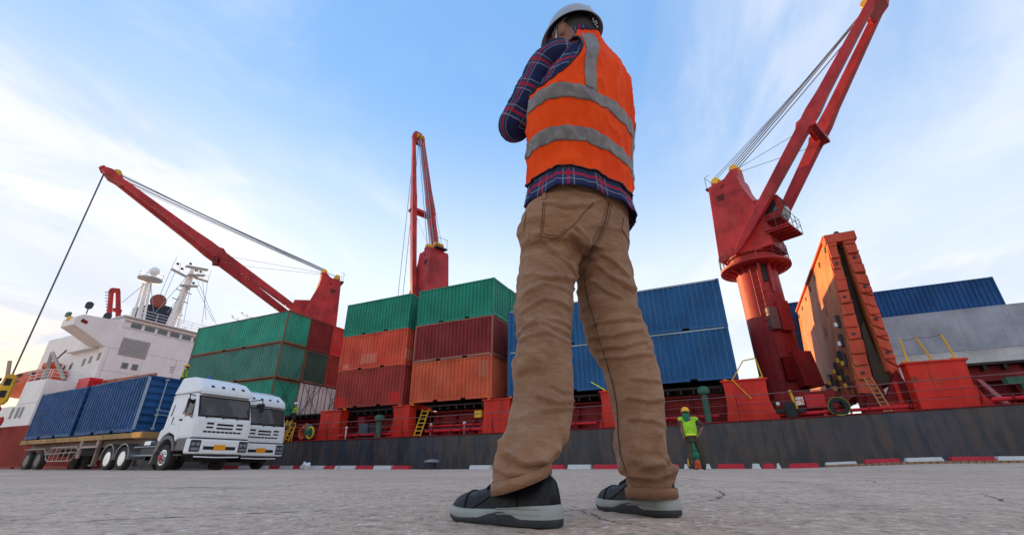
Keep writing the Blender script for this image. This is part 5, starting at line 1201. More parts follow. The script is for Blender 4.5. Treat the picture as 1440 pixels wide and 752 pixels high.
def worker(loc, rotz, label, J, vest=MT['lime'], helm='helmyellow', shirt='greycloth', trousers='darkcloth', mask=False, vox=.018):
    """J: joints in metres, x right as seen from the front (-y is the front)."""
    w = thing('person', label, 'person', loc, rotz, local=True)
    V = lambda k: Vector(J[k])
    b = MB(); hc_ = V('head'); b.ball(tuple(hc_), (.078,.095,.115), 14, 10); b.ball((hc_.x,hc_.y-.085,hc_.z-.01), (.016,.02,.028), 8, 6); b.ball((hc_.x,hc_.y-.06,hc_.z-.06), (.045,.04,.035), 8, 6)
    for s_ in (-1, 1): b.ball((hc_.x+s_*.08,hc_.y+.005,hc_.z), (.014,.02,.032), 8, 6)
    nk = (V('shL')+V('shR'))/2; chain(b, [hc_-Vector((0,-.01,.09)), nk], [.055,.06]); chain(b, [nk, (V('hipL')+V('hipR'))/2], [.11,.12])
    for s_ in 'LR':
        chain(b, [V('sh'+s_), V('el'+s_), V('wr'+s_)], [.052,.042,.03]); hand(b, V('wr'+s_), V('wr'+s_)-V('el'+s_), Vector((1 if s_ == 'R' else -1,.3,0)), 1.0, .45)
        chain(b, [V('hip'+s_), V('kn'+s_), V('an'+s_)], [.075,.055,.042])
    attach('body', fuse(b, .012, 2), MT['skin'], w)
    m = MB(); m.ball((hc_.x-.03,hc_.y-.09,hc_.z+.02), .012, 8, 6); m.ball((hc_.x+.03,hc_.y-.09,hc_.z+.02), .012, 8, 6); part('eyes', m, MT['black'], w, True)
    t_ = MB(); wst = (V('hipL')+V('hipR'))/2
    t_.tube([wst-Vector((0,0,.06)), wst+Vector((0,0,.05)), wst.lerp(nk,.55), wst.lerp(nk,.85), nk+Vector((0,0,.0))], [.145,.14,.15,.155,.09], 16)
    for s_ in 'LR': chain(t_, [V('sh'+s_), V('sh'+s_).lerp(V('el'+s_), .75)], [.07,.062])
    sc_ = MB(); sc_.v = [((x-wst.x)*1.12+wst.x, (y-wst.y)*.78+wst.y, z) for x, y, z in t_.v]; sc_.f = t_.f; attach('shirt', fuse(sc_, vox, 3), MT[shirt], w)
    v_ = MB(); v_.tube([wst-Vector((0,0,.05)), wst+Vector((0,0,.1)), wst.lerp(nk,.55), wst.lerp(nk,.82), nk+Vector((0,0,.02))], [.165,.16,.165,.165,.085], 18)
    for s_ in 'LR': chain(v_, [nk, V('sh'+s_)+Vector((0,0,.01))], [.09,.075])
    sc_ = MB(); sc_.v = [((x-wst.x)*1.13+wst.x, (y-wst.y)*.82+wst.y, z) for x, y, z in v_.v]; sc_.f = v_.f; ve = attach('vest', fuse(sc_, vox, 2), vest, w)
    m = MB(); m.box(wst.x-.13,wst.x+.13,wst.y-.155,wst.y-.12,wst.z+.07,wst.z+.12); part('reflective_strip', m, MT['limestrip'], ve, bevel=.01)
    l_ = MB(); l_.tube([wst+Vector((0,0,.07)), wst-Vector((0,0,.1))], [.155,.17], 16)
    for s_ in 'LR': chain(l_, [V('hip'+s_), V('kn'+s_), V('an'+s_)+Vector((0,0,.03))], [.105,.082,.072])
    attach('trousers', fuse(l_, vox, 2), MT[trousers], w)
    for s_ in 'LR':
        a = V('an'+s_); m = MB(); m.ball((a.x,a.y+.0,a.z-.0), (.055,.07,.075), 12, 8); m.ball((a.x+J.get('toe'+s_,(0,-.1))[0]*.6,a.y+J.get('toe'+s_,(0,-.1))[1]*.6,a.z-.03), (.055,.115,.045), 12, 8); attach('boot', fuse(m, .012, 2), MT['black'], w)
    m = MB(); helmet_mesh(m, (hc_.x,hc_.y+.005,hc_.z+.055), .125, .03); hm = part('hard_hat', m, MT[helm], w, 40); sd = hm.modifiers.new('thick', 'SOLIDIFY'); sd.thickness = .006
    if mask:
        m = MB(); m.tube([(hc_.x,hc_.y,hc_.z+.02),(hc_.x,hc_.y-.01,hc_.z-.08),(hc_.x,hc_.y-.03,hc_.z-.16),(hc_.x,hc_.y-.02,hc_.z-.26)], [.095,.10,.09,.05], 16); attach('face_cloth', fuse(m, .012, 2), MT['greenmask'], w)
    return w
MT['shirtbrown'] = simple('brown_shirt_cloth', (.10,.05,.035), .9)
# the walking worker: built in a frame whose -y faces the photographer
WP = Vector((-1.02, 14.4, .0)); wz = float(gz(np.array(WP.x), np.array(WP.y)))
ang = math.atan2(WP.x, WP.y)     # line of sight
worker((WP.x, WP.y, wz), -ang, 'worker walking by the kerb with yellow hard hat, green face cloth and lime vest',
  dict(head=(-.16,-.03,1.50), shL=(-.30,-.02,1.33), shR=(.06,.02,1.32), elL=(-.335,-.02,1.07), wrL=(-.30,-.09,.84), elR=(.225,.08,1.13), wrR=(.11,-.10,.90),
       hipL=(-.20,0,.82), hipR=(.00,.0,.82), knL=(-.20,-.10,.45), knR=(.10,.02,.45), anL=(-.20,-.16,.10), anR=(.10,.12,.075), toeL=(.02,-.13), toeR=(.0,-.12)), mask=True, trousers='olivecloth', shirt='shirtbrown')
# small bundle of gear on the ground behind him
m = MB(); m.ball((0,0,.32), (.09,.10,.20), 14, 10); m.ball((.02,0,.16), (.16,.13,.12), 14, 10)
m.v = [(x+mnoise.noise(Vector((x*9,y*9,z*9)))*.05, y, max(0, z+mnoise.noise(Vector((x*7+3,y*9,z*9)))*.05)) for x, y, z in m.v]
gb = thing('gear_bundle', 'bundle of green cloth with orange floats lying behind the walking worker', 'gear bundle', (-1.22, 15.3, wz))
m.v = [(x-1.2,y+15.3,z+wz+.22) for x, y, z in m.v]; part('green_cloth', m, MT['greenmask'], gb, True)
m = MB(); m.ball((-1.28,15.2,wz+.16),(.09,.09,.09)); m.ball((-1.13,15.2,wz+.18),(.08,.09,.1)); m.ball((-1.2,15.25,wz+.09),(.16,.1,.09)); part('orange_float', m, MT['orangeboat'], gb, True)
m = MB(); m.ball((-1.36,15.2,wz+.2),(.05,.05,.12)); part('yellow_float', m, MT['yellow'], gb, True)
# deck hands
def stand(loc, label, face, helm, arms=None, trousers='darkcloth', vest=MT['lime'], shirt='greycloth'):
    J = dict(head=(0,-.02,1.53), shL=(-.18,0,1.36), shR=(.18,0,1.36), elL=(-.24,.02,1.1), wrL=(-.22,-.12,.88), elR=(.24,.02,1.1), wrR=(.22,-.12,.88), hipL=(-.09,0,.86), hipR=(.09,0,.86), knL=(-.11,-.03,.46), knR=(.11,.02,.46), anL=(-.12,0,.08), anR=(.12,.03,.08), toeL=(0,-.12), toeR=(0,-.12))
    J.update(arms or {}); return worker(loc, face, label, J, helm=helm, trousers=trousers, vest=vest, shirt=shirt, vox=.025)
stand((-28.45,23.45,2.72), 'worker in white hard hat raising an arm on the ship\'s yellow steps', -.9, 'helmwhite', dict(elR=(.42,-.05,1.42), wrR=(.60,-.12,1.66)))
stand((-29.75,23.4,2.72), 'worker in yellow hard hat on the ship, partly hidden by the second truck\'s roof', 2.0, 'helmyellow')
m = MB(); m.box(-30.4,-28.0,23.1,24.0,2.66,2.72); part('step_platform', m, MT['hatch'], ship)
stand((-29.75,16.1,4.22), 'worker with amber hard hat and green vest above the near truck\'s roof', 2.6, 'helmyellow')
stand((-27.45,16.3,3.3), 'worker of whom only a blue hard hat shows above the near truck\'s roof', .5, 'helmblue', shirt='darkcloth')
c2 = O2+ex*-3.55+ey*1.22
container(c2.x, c2.y, 1.62, 6.058, 2.591, MT['darkblue'], 'dark container carried by the second truck behind the near truck\'s cab', 'blue containers riding on the trailer', rotz=TR)
m = MB(); m.box(-7,-.1,.3,2.14,1.2,1.6); m.box(-.2,.6,.3,2.1,1.2,1.6); part('trailer_frame', m, MT['trailergrey'], tr2)
m = MB(); m.box(-.35,.35,1.3,2.1,1.6,3.28); part('load_platform', m, MT['darksteel'], tr2)
# driver at the near truck's window
dv = thing('person', 'truck driver with a bare arm resting at the near truck\'s side window', 'person', tuple(on1(4.1, .6, 1.4)), TR, local=True)
b = MB(); b.ball((.05,0,1.18), (.1,.085,.12)); chain(b, [(.05,0,1.05),(.0,0,.9)], [.055,.07]); chain(b, [(0,0,.85),(0,0,.3)], [.16,.15]); chain(b, [(0,-.2,.88),(.02,-.56,.72),(.42,-.64,.80)], [.06,.05,.035]); hand(b, (.42,-.64,.8), (1,-.1,.1), (0,0,1), 1, .5)
chain(b, [(0,.2,.88),(.2,.25,.6),(.5,.1,.7)], [.06,.05,.035]); hand(b, (.5,.1,.7), (1,0,.1), (0,0,1), 1, .7)
attach('body', fuse(b, .014, 2), MT['skinlight'], dv)
m = MB(); chain(m, [(0,0,.82),(0,0,.3)], [.19,.18]); chain(m, [(0,-.16,.86),(0,.16,.86)], [.09,.09]); attach('shirt', fuse(m, .02, 2), MT['greycloth'], dv)
m = MB(); m.ball((.03,0,1.22), (.108,.093,.115)); part('hair', m, MT['black'], dv, True)

# ------------------------------------------------------------------ the man in the orange vest
HR = Vector((math.cos(YAW), math.sin(YAW), 0)); HF = Vector((-math.sin(YAW), math.cos(YAW), 0))
def HW(s, d, z): return HR*s + HF*d + Vector((0,0,z))
man = thing('person', 'big man from behind in orange vest, plaid shirt, brown trousers and white hard hat', 'person', tuple(HW(.2,1.15,0)), 0)
SY = R(37); LAT = (math.cos(SY), math.sin(SY)); FW2 = (-math.sin(SY), math.cos(SY))     # his right, his front, in (s,d)
def ringpts(c, d, z, a, b, n, ph0=0, yaw=SY, pw=2.0, tilt=(0,0)):
    lat = (math.cos(yaw), math.sin(yaw)); fw = (-math.sin(yaw), math.cos(yaw)); out = []
    for j in range(n):
        t_ = ph0+2*math.pi*j/n; u, v = -math.sin(t_), -math.cos(t_)              # t=0 is the middle of his back, +90 his left
        u = math.copysign(abs(u)**(2/pw), u); v = math.copysign(abs(v)**(2/pw), v)
        out.append(HW(c+lat[0]*a*u+fw[0]*b*v, d+lat[1]*a*u+fw[1]*b*v, z+tilt[0]*u*a+tilt[1]*v*b))
    return out
def loft(mb, rings, cap=True):
    n = len(rings[0]); vs = [p for r_ in rings for p in r_]; fs = []
    for k in range(len(rings)-1):
        for j in range(n): fs.append((k*n+j, k*n+(j+1) % n, (k+1)*n+(j+1) % n, (k+1)*n+j))
    if cap: fs += [tuple(range(n))[::-1], tuple(range((len(rings)-1)*n, len(rings)*n))]
    mb.add(vs, fs); return mb
Lr = [(.100,1.200,.595,.083),(.086,1.175,.499,.082),(.085,1.155,.423,.072),(.079,1.135,.354,.077),(.078,1.100,.269,.073),(.069,1.085,.224,.074),(.058,1.070,.183,.075),(.046,1.060,.154,.075),(.031,1.050,.124,.076),(.022,1.042,.101,.067),(.018,1.038,.082,.060)]
Rr = [(.295,1.290,.631,.089),(.295,1.280,.533,.090),(.316,1.270,.425,.090),(.333,1.260,.363,.080),(.339,1.250,.289,.076),(.339,1.240,.213,.068),(.329,1.235,.156,.068),(.329,1.230,.122,.064),(.344,1.225,.093,.062),(.341,1.220,.050,.056)]
Tr = [(.228,1.240,.966,.170),(.217,1.250,.867,.181),(.202,1.260,.767,.185),(.191,1.260,.679,.184)]
Vr = [(.233,1.236,.905,.172),(.234,1.228,.965,.172),(.236,1.200,1.044,.178),(.236,1.180,1.102,.182),(.240,1.160,1.176,.180),(.249,1.140,1.252,.162),(.262,1.125,1.318,.136),(.263,1.115,1.375,.106),(.261,1.110,1.421,.082),(.260,1.110,1.463,.062),(.259,1.110,1.499,.046)]
def half_a(w, b, yaw=SY): return math.sqrt(max((w*w-b*b*math.sin(yaw)**2)/math.cos(yaw)**2, (b*.8)**2))
# --- trousers: seat and two legs fused into one cloth, then folded
m = MB()
rg = []
for (c, d, z, w_), b_ in zip([(.234,1.238,.920,.150)]+[(.230,1.243,.880,.161)]+[(.219,1.250,.845,.174)]+Tr[2:3]+[(.196,1.262,.70,.165)], (.108,.116,.126,.13,.115)):
    rg.append(ringpts(c, d, z, half_a(w_, b_), b_, 40, pw=2.2))
loft(m, rg[::-1])
for leg, b0 in ((Lr, .092), (Rr, .092)):
    top = (.125,1.235,.74,.098) if leg is Lr else (.275,1.285,.76,.10)
    rs_ = [top]+leg; rg = []
    for k, (c, d, z, w_) in enumerate(rs_):
        b_ = w_*(1.06 if z > .2 else 1.18); rg.append(ringpts(c, d, z, w_, b_, 36, yaw=R(12), tilt=(.34*max(0,min(1,(.16-z)/.06)) if leg is Lr else 0, 0)))
    loft(m, rg)
m.ball(tuple(HW(.145,1.185,.80)), (.098,.085,.10), 20, 14); m.ball(tuple(HW(.292,1.262,.80)), (.085,.08,.10), 20, 14)
m.ball(tuple(HW(.065,1.085,.36)), (.055,.06,.10), 16, 10)
tm = fuse(m, .0048, 9, .6)
n = len(tm.vertices); co = np.empty(n*3); tm.vertices.foreach_get('co', co); co = co.reshape(-1, 3); no = np.empty(n*3); tm.vertex_normals.foreach_get('vector', no) if hasattr(tm, 'vertex_normals') else tm.vertices.foreach_get('normal', no); no = no.reshape(-1, 3)
s_ = co @ np.array(HR); d_ = co @ np.array(HF); z_ = co[:, 2]
def sst(x, a, b): t_ = np.clip((x-a)/(b-a), 0, 1); return t_*t_*(3-2*t_)
def n3(P, sc, off=0): return np.array([mnoise.noise(Vector((p[0]*sc[0]+off, p[1]*sc[1], p[2]*sc[2]))) for p in P])
P3 = np.stack([s_, d_, z_], 1)
wv = n3(P3, (6,6,6), 3.3)
def ridged(sc, off, sharp=1.6):
    P_ = P3.copy(); P_[:, 2] = P_[:, 2]+.045*wv+.45*(s_-.2)*np.where(s_ < .21, 1, -1)
    v = 1-np.abs(n3(P_, sc, off))*2.2; return np.clip(v, 0, 1)**sharp
disp = np.zeros(n)
knee = np.exp(-((z_-.46)/.11)**2); hem = np.exp(-((z_-.13)/.06)**2); calf = np.exp(-((z_-.27)/.09)**2); thigh = np.exp(-((z_-.62)/.09)**2); seat = np.exp(-((z_-.78)/.08)**2)
r1 = ridged((7,7,26), 0); r2 = ridged((9,9,42), 7); r3 = ridged((5,5,15), 12)
disp += (.5*knee+.05)*(.0034*r1) + (.8*knee+.15*calf+.5*hem+.15*thigh)*.0026*r2 + (.9*hem+.15*calf+.15*thigh)*.0045*r3
r4 = ridged((13,13,60), 31, 3.0); r5 = ridged((5,5,15), 44, 3.0)
disp += (1.1*knee+.15*calf+.45*thigh+.4*hem)*.0015*r4 + (.7*knee+.25*calf+.9*thigh+.6*seat)*.0055*r5 - .0040
disp += (thigh*.6+seat*.5)*.0035*ridged((10,10,30), 21)
disp += .0006*n3(P3, (60,60,110), 5)
# long drag folds, each from one point to another on the back of the cloth (s, z), height and width in metres
def fold(pts, h, w):
    global disp
    best = np.full(n, 9.); 
    for a, b in zip(pts[:-1], pts[1:]):
        ax, az = a; bx, bz = b; dx, dz_ = bx-ax, bz-az; L2 = dx*dx+dz_*dz_; t_ = np.clip(((s_-ax)*dx+(z_-az)*dz_)/L2, 0, 1)
        best = np.minimum(best, np.hypot(s_-ax-t_*dx, z_-az-t_*dz_))
    disp += h*1.45*np.exp(-(best/w)**1.35)*back
    if h > 0:
        b2_ = np.full(n, 9.)
        for a, b in zip(pts[:-1], pts[1:]):
            ax, az = a[0]+.002, a[1]-w*1.15; bx, bz = b[0]+.002, b[1]-w*1.15; dx, dz_ = bx-ax, bz-az; L2 = dx*dx+dz_*dz_; t_ = np.clip(((s_-ax)*dx+(z_-az)*dz_)/L2, 0, 1)
            b2_ = np.minimum(b2_, np.hypot(s_-ax-t_*dx, z_-az-t_*dz_))
        disp -= h*.8*np.exp(-(b2_/(w*.55))**1.5)*back
back = sst(-(no @ np.array(HF)), -.15, .35)
def pz(px, py, d): v = FWD*620+RT*(px-720)-UP*(py-376); t_ = d/v.dot(HF); p = v*t_; return (p.dot(HR), CAMH+p.z)
F_ = lambda d, *pp: [pz(x, y, d) for x, y in pp]
# seat and upper thigh
fold(F_(1.16,(764,300),(790,306),(822,300),(842,286)), .006, .010); fold(F_(1.16,(800,338),(822,345),(838,352)), .010, .012); fold(F_(1.15,(757,268),(790,275),(815,285),(838,280)), .006, .008)
fold(F_(1.17,(757,340),(775,360),(800,378),(815,392)), .008, .012); fold(F_(1.16,(806,330),(822,342),(820,362)), .010, .010); fold(F_(1.16,(745,300),(745,340),(752,380),(748,420)), .006, .012)
fold(F_(1.2,(840,372),(855,388),(875,400),(892,404)), .009, .010); fold(F_(1.2,(842,358),(866,372),(884,386)), .007, .009); fold(F_(1.2,(835,392),(850,410),(870,420)), .007, .009)
fold(F_(1.16,(740,392),(770,400),(800,396),(814,388)), .006, .010); fold(F_(1.16,(738,420),(765,410),(800,415)), .005, .008); fold(F_(1.16,(735,445),(765,432),(800,440)), .005, .007)
fold(F_(1.12,(730,470),(760,462),(800,470)), .006, .007); fold(F_(1.12,(728,455),(762,452),(802,458)), .004, .006); fold(F_(1.12,(732,487),(765,479),(803,484)), .004, .006)
fold(F_(1.2,(835,470),(862,474),(900,466)), .006, .007); fold(F_(1.2,(838,485),(872,490),(908,480)), .005, .007); fold(F_(1.2,(842,498),(876,504),(915,498)), .006, .007); fold(F_(1.2,(835,452),(870,452),(900,448)), .005, .007)
fold(F_(1.2,(880,560),(905,566),(930,562)), .007, .006); fold(F_(1.2,(885,590),(910,592),(932,598)), .006, .006); fold(F_(1.2,(884,534),(905,537),(928,536)), .005, .006)
fold(F_(1.05,(755,560),(780,570),(806,562)), .006, .006); fold(F_(1.05,(760,580),(784,578),(805,572)), .005, .006); fold(F_(1.05,(775,545),(790,552),(806,550)), .004, .005)
fold(F_(1.06,(752,500),(765,550),(790,615)), .006, .016); fold(F_(1.2,(905,510),(902,570),(884,640)), .006, .016); fold(F_(1.06,(735,520),(745,580),(740,630)), .007, .016)
# bunching at the hems
fold(F_(1.02,(718,642),(735,652),(765,646),(780,630)), .010, .009); fold(F_(1.02,(710,625),(716,645),(724,652)), .007, .009); fold(F_(1.02,(698,657),(715,666),(742,662),(770,652)), .006, .008); fold(F_(1.03,(720,500),(728,560),(722,610),(712,635)), .010, .014)
fold(F_(1.18,(870,650),(892,668),(915,672),(940,662)), .012, .009); fold(F_(1.18,(925,610),(928,640),(942,660)), .009, .010); fold(F_(1.18,(884,655),(892,680),(890,692)), .008, .008); fold(F_(1.18,(905,655),(925,652),(944,668)), .007, .007)
# creases that go inwards
fold(F_(1.16,(812,358),(800,370),(770,362)), -.006, .010); fold(F_(1.02,(716,646),(745,660),(772,652)), -.007, .006); fold(F_(1.18,(900,666),(922,664),(938,656)), -.008, .006); fold(F_(1.16,(857,285),(848,320),(832,350),(820,372)), -.007, .006); fold(F_(1.2,(824,400),(832,450),(848,500),(862,560),(868,640)), -.004, .004)
fold(F_(1.16,(748,255),(765,262),(800,268),(850,282),(888,302)), -.003, .004)
disp *= 1-.95*sst(z_, .835, .875)
co += no*(disp*1.15)[:, None]
tm.vertices.foreach_set('co', (co - np.array(man.location)).ravel()); tm.update()
t = NT('brown_trouser_twill')
w1 = t.noise(2.6, detail=5); w2 = t.noise(900, (1,1,.25), detail=2); w3 = t.noise(14, (1,1,2.2), detail=7, rough=.65, loc=(3,3,3))
c = t.mix(t.rng(w1, .3, .7), (.255,.122,.060), (.385,.195,.102)); c = t.mix(t.rng(w3, .4, .72, 0, .4), c, (.50,.31,.20)); c = t.mix(t.rng(w2, .3, .7, 0, .22), c, (.13,.07,.045))
t.col(c); t.set(Roughness=.92); t.b.inputs['Sheen Weight'].default_value = .12; t.b.inputs['Specular IOR Level'].default_value = .2
hh = t.m_('ADD', t.m_('MULTIPLY', t.noise(34, (1,1,2.4), detail=6, rough=.6, dist=.8), .9), t.m_('MULTIPLY', w2, .18)); cr = t.noise(9, (1,1,3.4), loc=(6,1,2), detail=4, rough=.5, dist=1.2); cr = t.m_('POWER', t.m_('SUBTRACT', 1., t.m_('ABSOLUTE', t.m_('MULTIPLY', t.m_('SUBTRACT', cr, .5), 6.)), clamp=True), 2.5)
t.bump(t.m_('ADD', hh, t.m_('MULTIPLY', cr, .35)), .0034, .85); MT['twill'] = t.m
MT['seam'] = simple('dark_brown_stitching', (.10,.05,.03), .9)
tr = attach('trousers', tm, MT['twill'], man)
from mathutils.bvhtree import BVHTree
_bv = BVHTree.FromPolygons([Vector(v.co)+man.location for v in tm.vertices], [tuple(p.vertices) for p in tm.polygons])
def on_cloth(px, py, off=.0015):            # walk a seam over the cloth: first point of the cloth met on a line from behind him
    v = (FWD*620+RT*(px-720)-UP*(py-376)).normalized(); h = _bv.ray_cast(Vector((0,0,CAMH)), v)
    return (h[0]+h[1]*off) if h[0] is not None else None
def seam(name, pts, r_=.0014, mt=None, par=None, sub=6):
    out = []
    for a, b in zip(pts[:-1], pts[1:]):
        for k in range(sub):
            f = k/sub; q = on_cloth(a[0]+(b[0]-a[0])*f, a[1]+(b[1]-a[1])*f)
            if q is not None and (not out or (q-out[-1]).length < .05): out.append(q)
    if len(out) > 2: m = MB(); m.tube(out, r_, 5); return part(name, m, mt or MT['seam'], par or tr)
seam('back_seam', [(857,284),(852,310),(842,335),(830,352),(821,366)]); seam('back_seam', [(860,286),(855,311),(845,336),(833,354)], .0008)
seam('pocket_edge', [(764,284),(762,310),(760,332),(775,335),(788,333),(800,322),(812,312),(820,300),(838,282)], .0011); seam('pocket_edge', [(767,286),(765,310),(763,329),(777,331),(787,330),(798,320)], .0007)
seam('pocket_edge', [(877,306),(874,322),(882,336),(888,344)], .0011)
seam('inner_seam', [(822,392),(827,420),(836,450),(842,476),(852,505),(861,535),(868,570),(870,610),(873,640),(884,672)], .0013)
seam('outer_seam', [(740,300),(736,330)], .001)
# hem bands
def hem_ring(rs_row, tilt, mt=None, h=.017):
    c, d, z, w_ = rs_row; a = ringpts(c, d, z, w_, w_*1.18, 44, yaw=R(12), tilt=tilt); m = MB(); rr_ = []
    for dz_, k in ((-.001,.97),(-.004,1.03),(h,1.03),(h+.003,.985)):
        rr_.append([HW(c,d,z)+(p-HW(c,d,z))*k+Vector((0,0,dz_)) for p in a])
    loft(m, rr_, False); vs_ = m.v; o_ = part('hem_band', m, MT['twill'], tr, True); s2 = o_.modifiers.new('s','SOLIDIFY'); s2.thickness = .003; return o_
hem_ring((.018,1.038,.080,.063), (.34,0)); hem_ring((.341,1.220,.042,.059), (0,0))
m = MB(); q = on_cloth(766, 273); q2 = on_cloth(765, 281)
if q and q2: m.bar(q+Vector((0,0,.004)), q2, .011, .006); part('belt_loop', m, MT['twill'], tr, bevel=.002)
# --- body: head, neck, shoulders, arms and hands as one skin
b = MB()
HC = HW(.225, 1.135, 1.537)
def ell(c, r3, n_=18, m_=12, yaw=SY):
    mb_ = MB(); mb_.ball((0,0,0), r3, n_, m_); mt_ = Matrix.Translation(c) @ Matrix.Rotation(YAW+yaw, 4, 'Z'); mb_.xf(mt_); return mb_
def addm(a, o): a.add(o.v, o.f)
HYW = R(52)                            # the head is turned a little farther to the left
def hp(u, f, z): return HC + (HR*math.cos(HYW)+HF*math.sin(HYW))*u + (-HR*math.sin(HYW)+HF*math.cos(HYW))*f + Vector((0,0,z))
addm(b, ell(HC, (.064,.080,.096), 24, 16, HYW)); addm(b, ell(hp(0,.048,-.05), (.042,.044,.05), 14, 10, HYW)); addm(b, ell(hp(0,.080,-.005), (.013,.020,.024), 10, 8, HYW)); addm(b, ell(hp(0,.078,-.04), (.022,.012,.011), 10, 8, HYW))
for sg in (-1, 1): addm(b, ell(hp(sg*.069,-.0,-.010), (.011,.019,.031), 14, 10, HYW)); addm(b, ell(hp(sg*.030,.072,.02), (.016,.012,.012), 10, 8, HYW))
chain(b, [HW(.238,1.115,1.44), HW(.232,1.12,1.53)], [.060,.056], 18)
shL, elL, wrL = HW(.135,1.115,1.395), HW(.010,1.185,1.175), HW(.115,1.315,1.43); shR, elR, wrR = HW(.335,1.215,1.375), HW(.33,1.37,1.19), HW(.235,1.34,1.44)
chain(b, [HW(.24,1.13,1.42), HW(.24,1.17,1.1), HW(.22,1.24,.9)], [.085,.10,.10], 18)
for A_, B_, C_ in ((shL,elL,wrL),(shR,elR,wrR)): chain(b, [HW(.24,1.13,1.40), A_, B_, C_], [.07,.052,.042,.028], 16)
hand(b, wrL, hp(.03,.17,-.02)-wrL, -HR, 1.0, .55); hand(b, wrR, hp(.02,.17,-.06)-wrR, HR, 1.0, .6)
bm_ = fuse(b, .0045, 3); cv = np.empty(len(bm_.vertices)*3); bm_.vertices.foreach_get('co', cv); bm_.vertices.foreach_set('co', (cv.reshape(-1,3)-np.array(man.location)).ravel())
MT['neck'] = simple('warm_brown_skin', (.25,.105,.065), .5, sc=60, bump=.0006); attach('body', bm_, MT['neck'], man)
hb = MB(); addm(hb, ell(hp(0,-.013,.012), (.068,.080,.09), 24, 16, HYW)); addm(hb, ell(hp(0,-.048,-.04), (.045,.038,.048), 16, 12, HYW))
hm_ = fuse(hb, .004, 2); cv = np.empty(len(hm_.vertices)*3); hm_.vertices.foreach_get('co', cv); cv = cv.reshape(-1,3)-np.array(man.location); hm_.vertices.foreach_set('co', cv.ravel())
t = NT('short_black_hair'); t.col(t.mix(t.noise(300, (1,1,.3)), (.008,.006,.006), (.04,.028,.022))); t.set(Roughness=.6); t.bump(t.noise(420, (1,1,.25), detail=3), .002, 1.0); attach('hair', hm_, t.m, man)
# --- plaid cloth
t = NT('navy_red_plaid'); uv = t.n('ShaderNodeTexCoord').outputs['UV']; su = t.n('ShaderNodeSeparateXYZ', Vector=uv)
wob = t.m_('MULTIPLY', t.m_('SUBTRACT', t.noise(18, detail=3), .5), .05)
def stripes(sock, per, pos, w_):
    f = t.m_('FRACT', t.m_('DIVIDE', t.m_('ADD', sock, wob), per)); d_2 = t.m_('ABSOLUTE', t.m_('SUBTRACT', f, pos)); return t.rng(d_2, w_, w_*.55)
c = t.mix(t.rng(t.noise(6), .3, .7), (.010,.014,.055), (.022,.030,.10))
PU = 1.35
for sock in (su.outputs[0], su.outputs[1]):
    c = t.mix(t.m_('MULTIPLY', stripes(sock, PU, .5, .20), .5), c, (.03,.045,.12))
for sock in (su.outputs[0], su.outputs[1]):
    c = t.mix(t.m_('MULTIPLY', stripes(sock, PU, .5, .06), .75), c, (.45,.012,.03))
    c = t.mix(t.m_('MULTIPLY', stripes(sock, PU, .33, .022), .6), c, (.26,.30,.36)); c = t.mix(t.m_('MULTIPLY', stripes(sock, PU, .67, .022), .6), c, (.26,.30,.36))
t.col(c); t.set(Roughness=.9); t.b.inputs['Specular IOR Level'].default_value = .2
t.bump(t.m_('ADD', t.noise(28, detail=5, dist=.6), t.m_('MULTIPLY', t.noise(700), .1)), .004, .7); MT['plaid'] = t.m
def catmull(rows, k):
    out = []; n_ = len(rows)
    for i in range(n_-1):
        p0, p1, p2, p3 = rows[max(i-1,0)], rows[i], rows[i+1], rows[min(i+2,n_-1)]
        for j in range(k):
            t_ = j/k; out.append(tuple(.5*((2*b_)+(-a_+c_)*t_+(2*a_-5*b_+4*c_-d2)*t_*t_+(-a_+3*b_-3*c_+d2)*t_**3) for a_, b_, c_, d2 in zip(p0,p1,p2,p3)))
    out.append(rows[-1]); return out
bdep = (.120,.118,.118,.12,.122,.118,.108,.09,.075,.064,.056)
VR = [(c, d, z, half_a(w_-.004, b_), b_) for (c, d, z, w_), b_ in zip(Vr, bdep)]
VRf = catmull(VR, 10); NV = len(VRf)
def torso(u, v, off=0.0, fold_=1.0):           # u angle in degrees from the middle of the back (+ his left), v 0..1 from hem to neck
    q = v*(NV-1); k = min(int(q), NV-2); f = q-k; c, d, z, a_, b_ = [x*(1-f)+y*f for x, y in zip(VRf[k], VRf[k+1])]
    t_ = math.radians(u); uu, vv = -math.sin(t_), -math.cos(t_); pw = 2.25
    uu = math.copysign(abs(uu)**(2/pw), uu); vv = math.copysign(abs(vv)**(2/pw), vv)
    # folds of the cloth: soft diagonal pulls across the back
    q1 = 1-abs(mnoise.noise(Vector((u*.026+z*3.2, z*3.5-u*.020, 1.7))))*2.6; q2 = 1-abs(mnoise.noise(Vector((u*.055+z*5, z*8-u*.045, 6.1))))*2.6
    nz = mnoise.noise(Vector((u*.02, z*5.5+u*.012, 1.7)))*.006 + max(0,q1)**2*.0062 + max(0,q2)**2*.0034 - .003
    e = off+nz*fold_*1.5
    A2, B2 = a_+e, b_+e
    return HW(c+LAT[0]*A2*uu+FW2[0]*B2*vv, d+LAT[1]*A2*uu+FW2[1]*B2*vv, z)
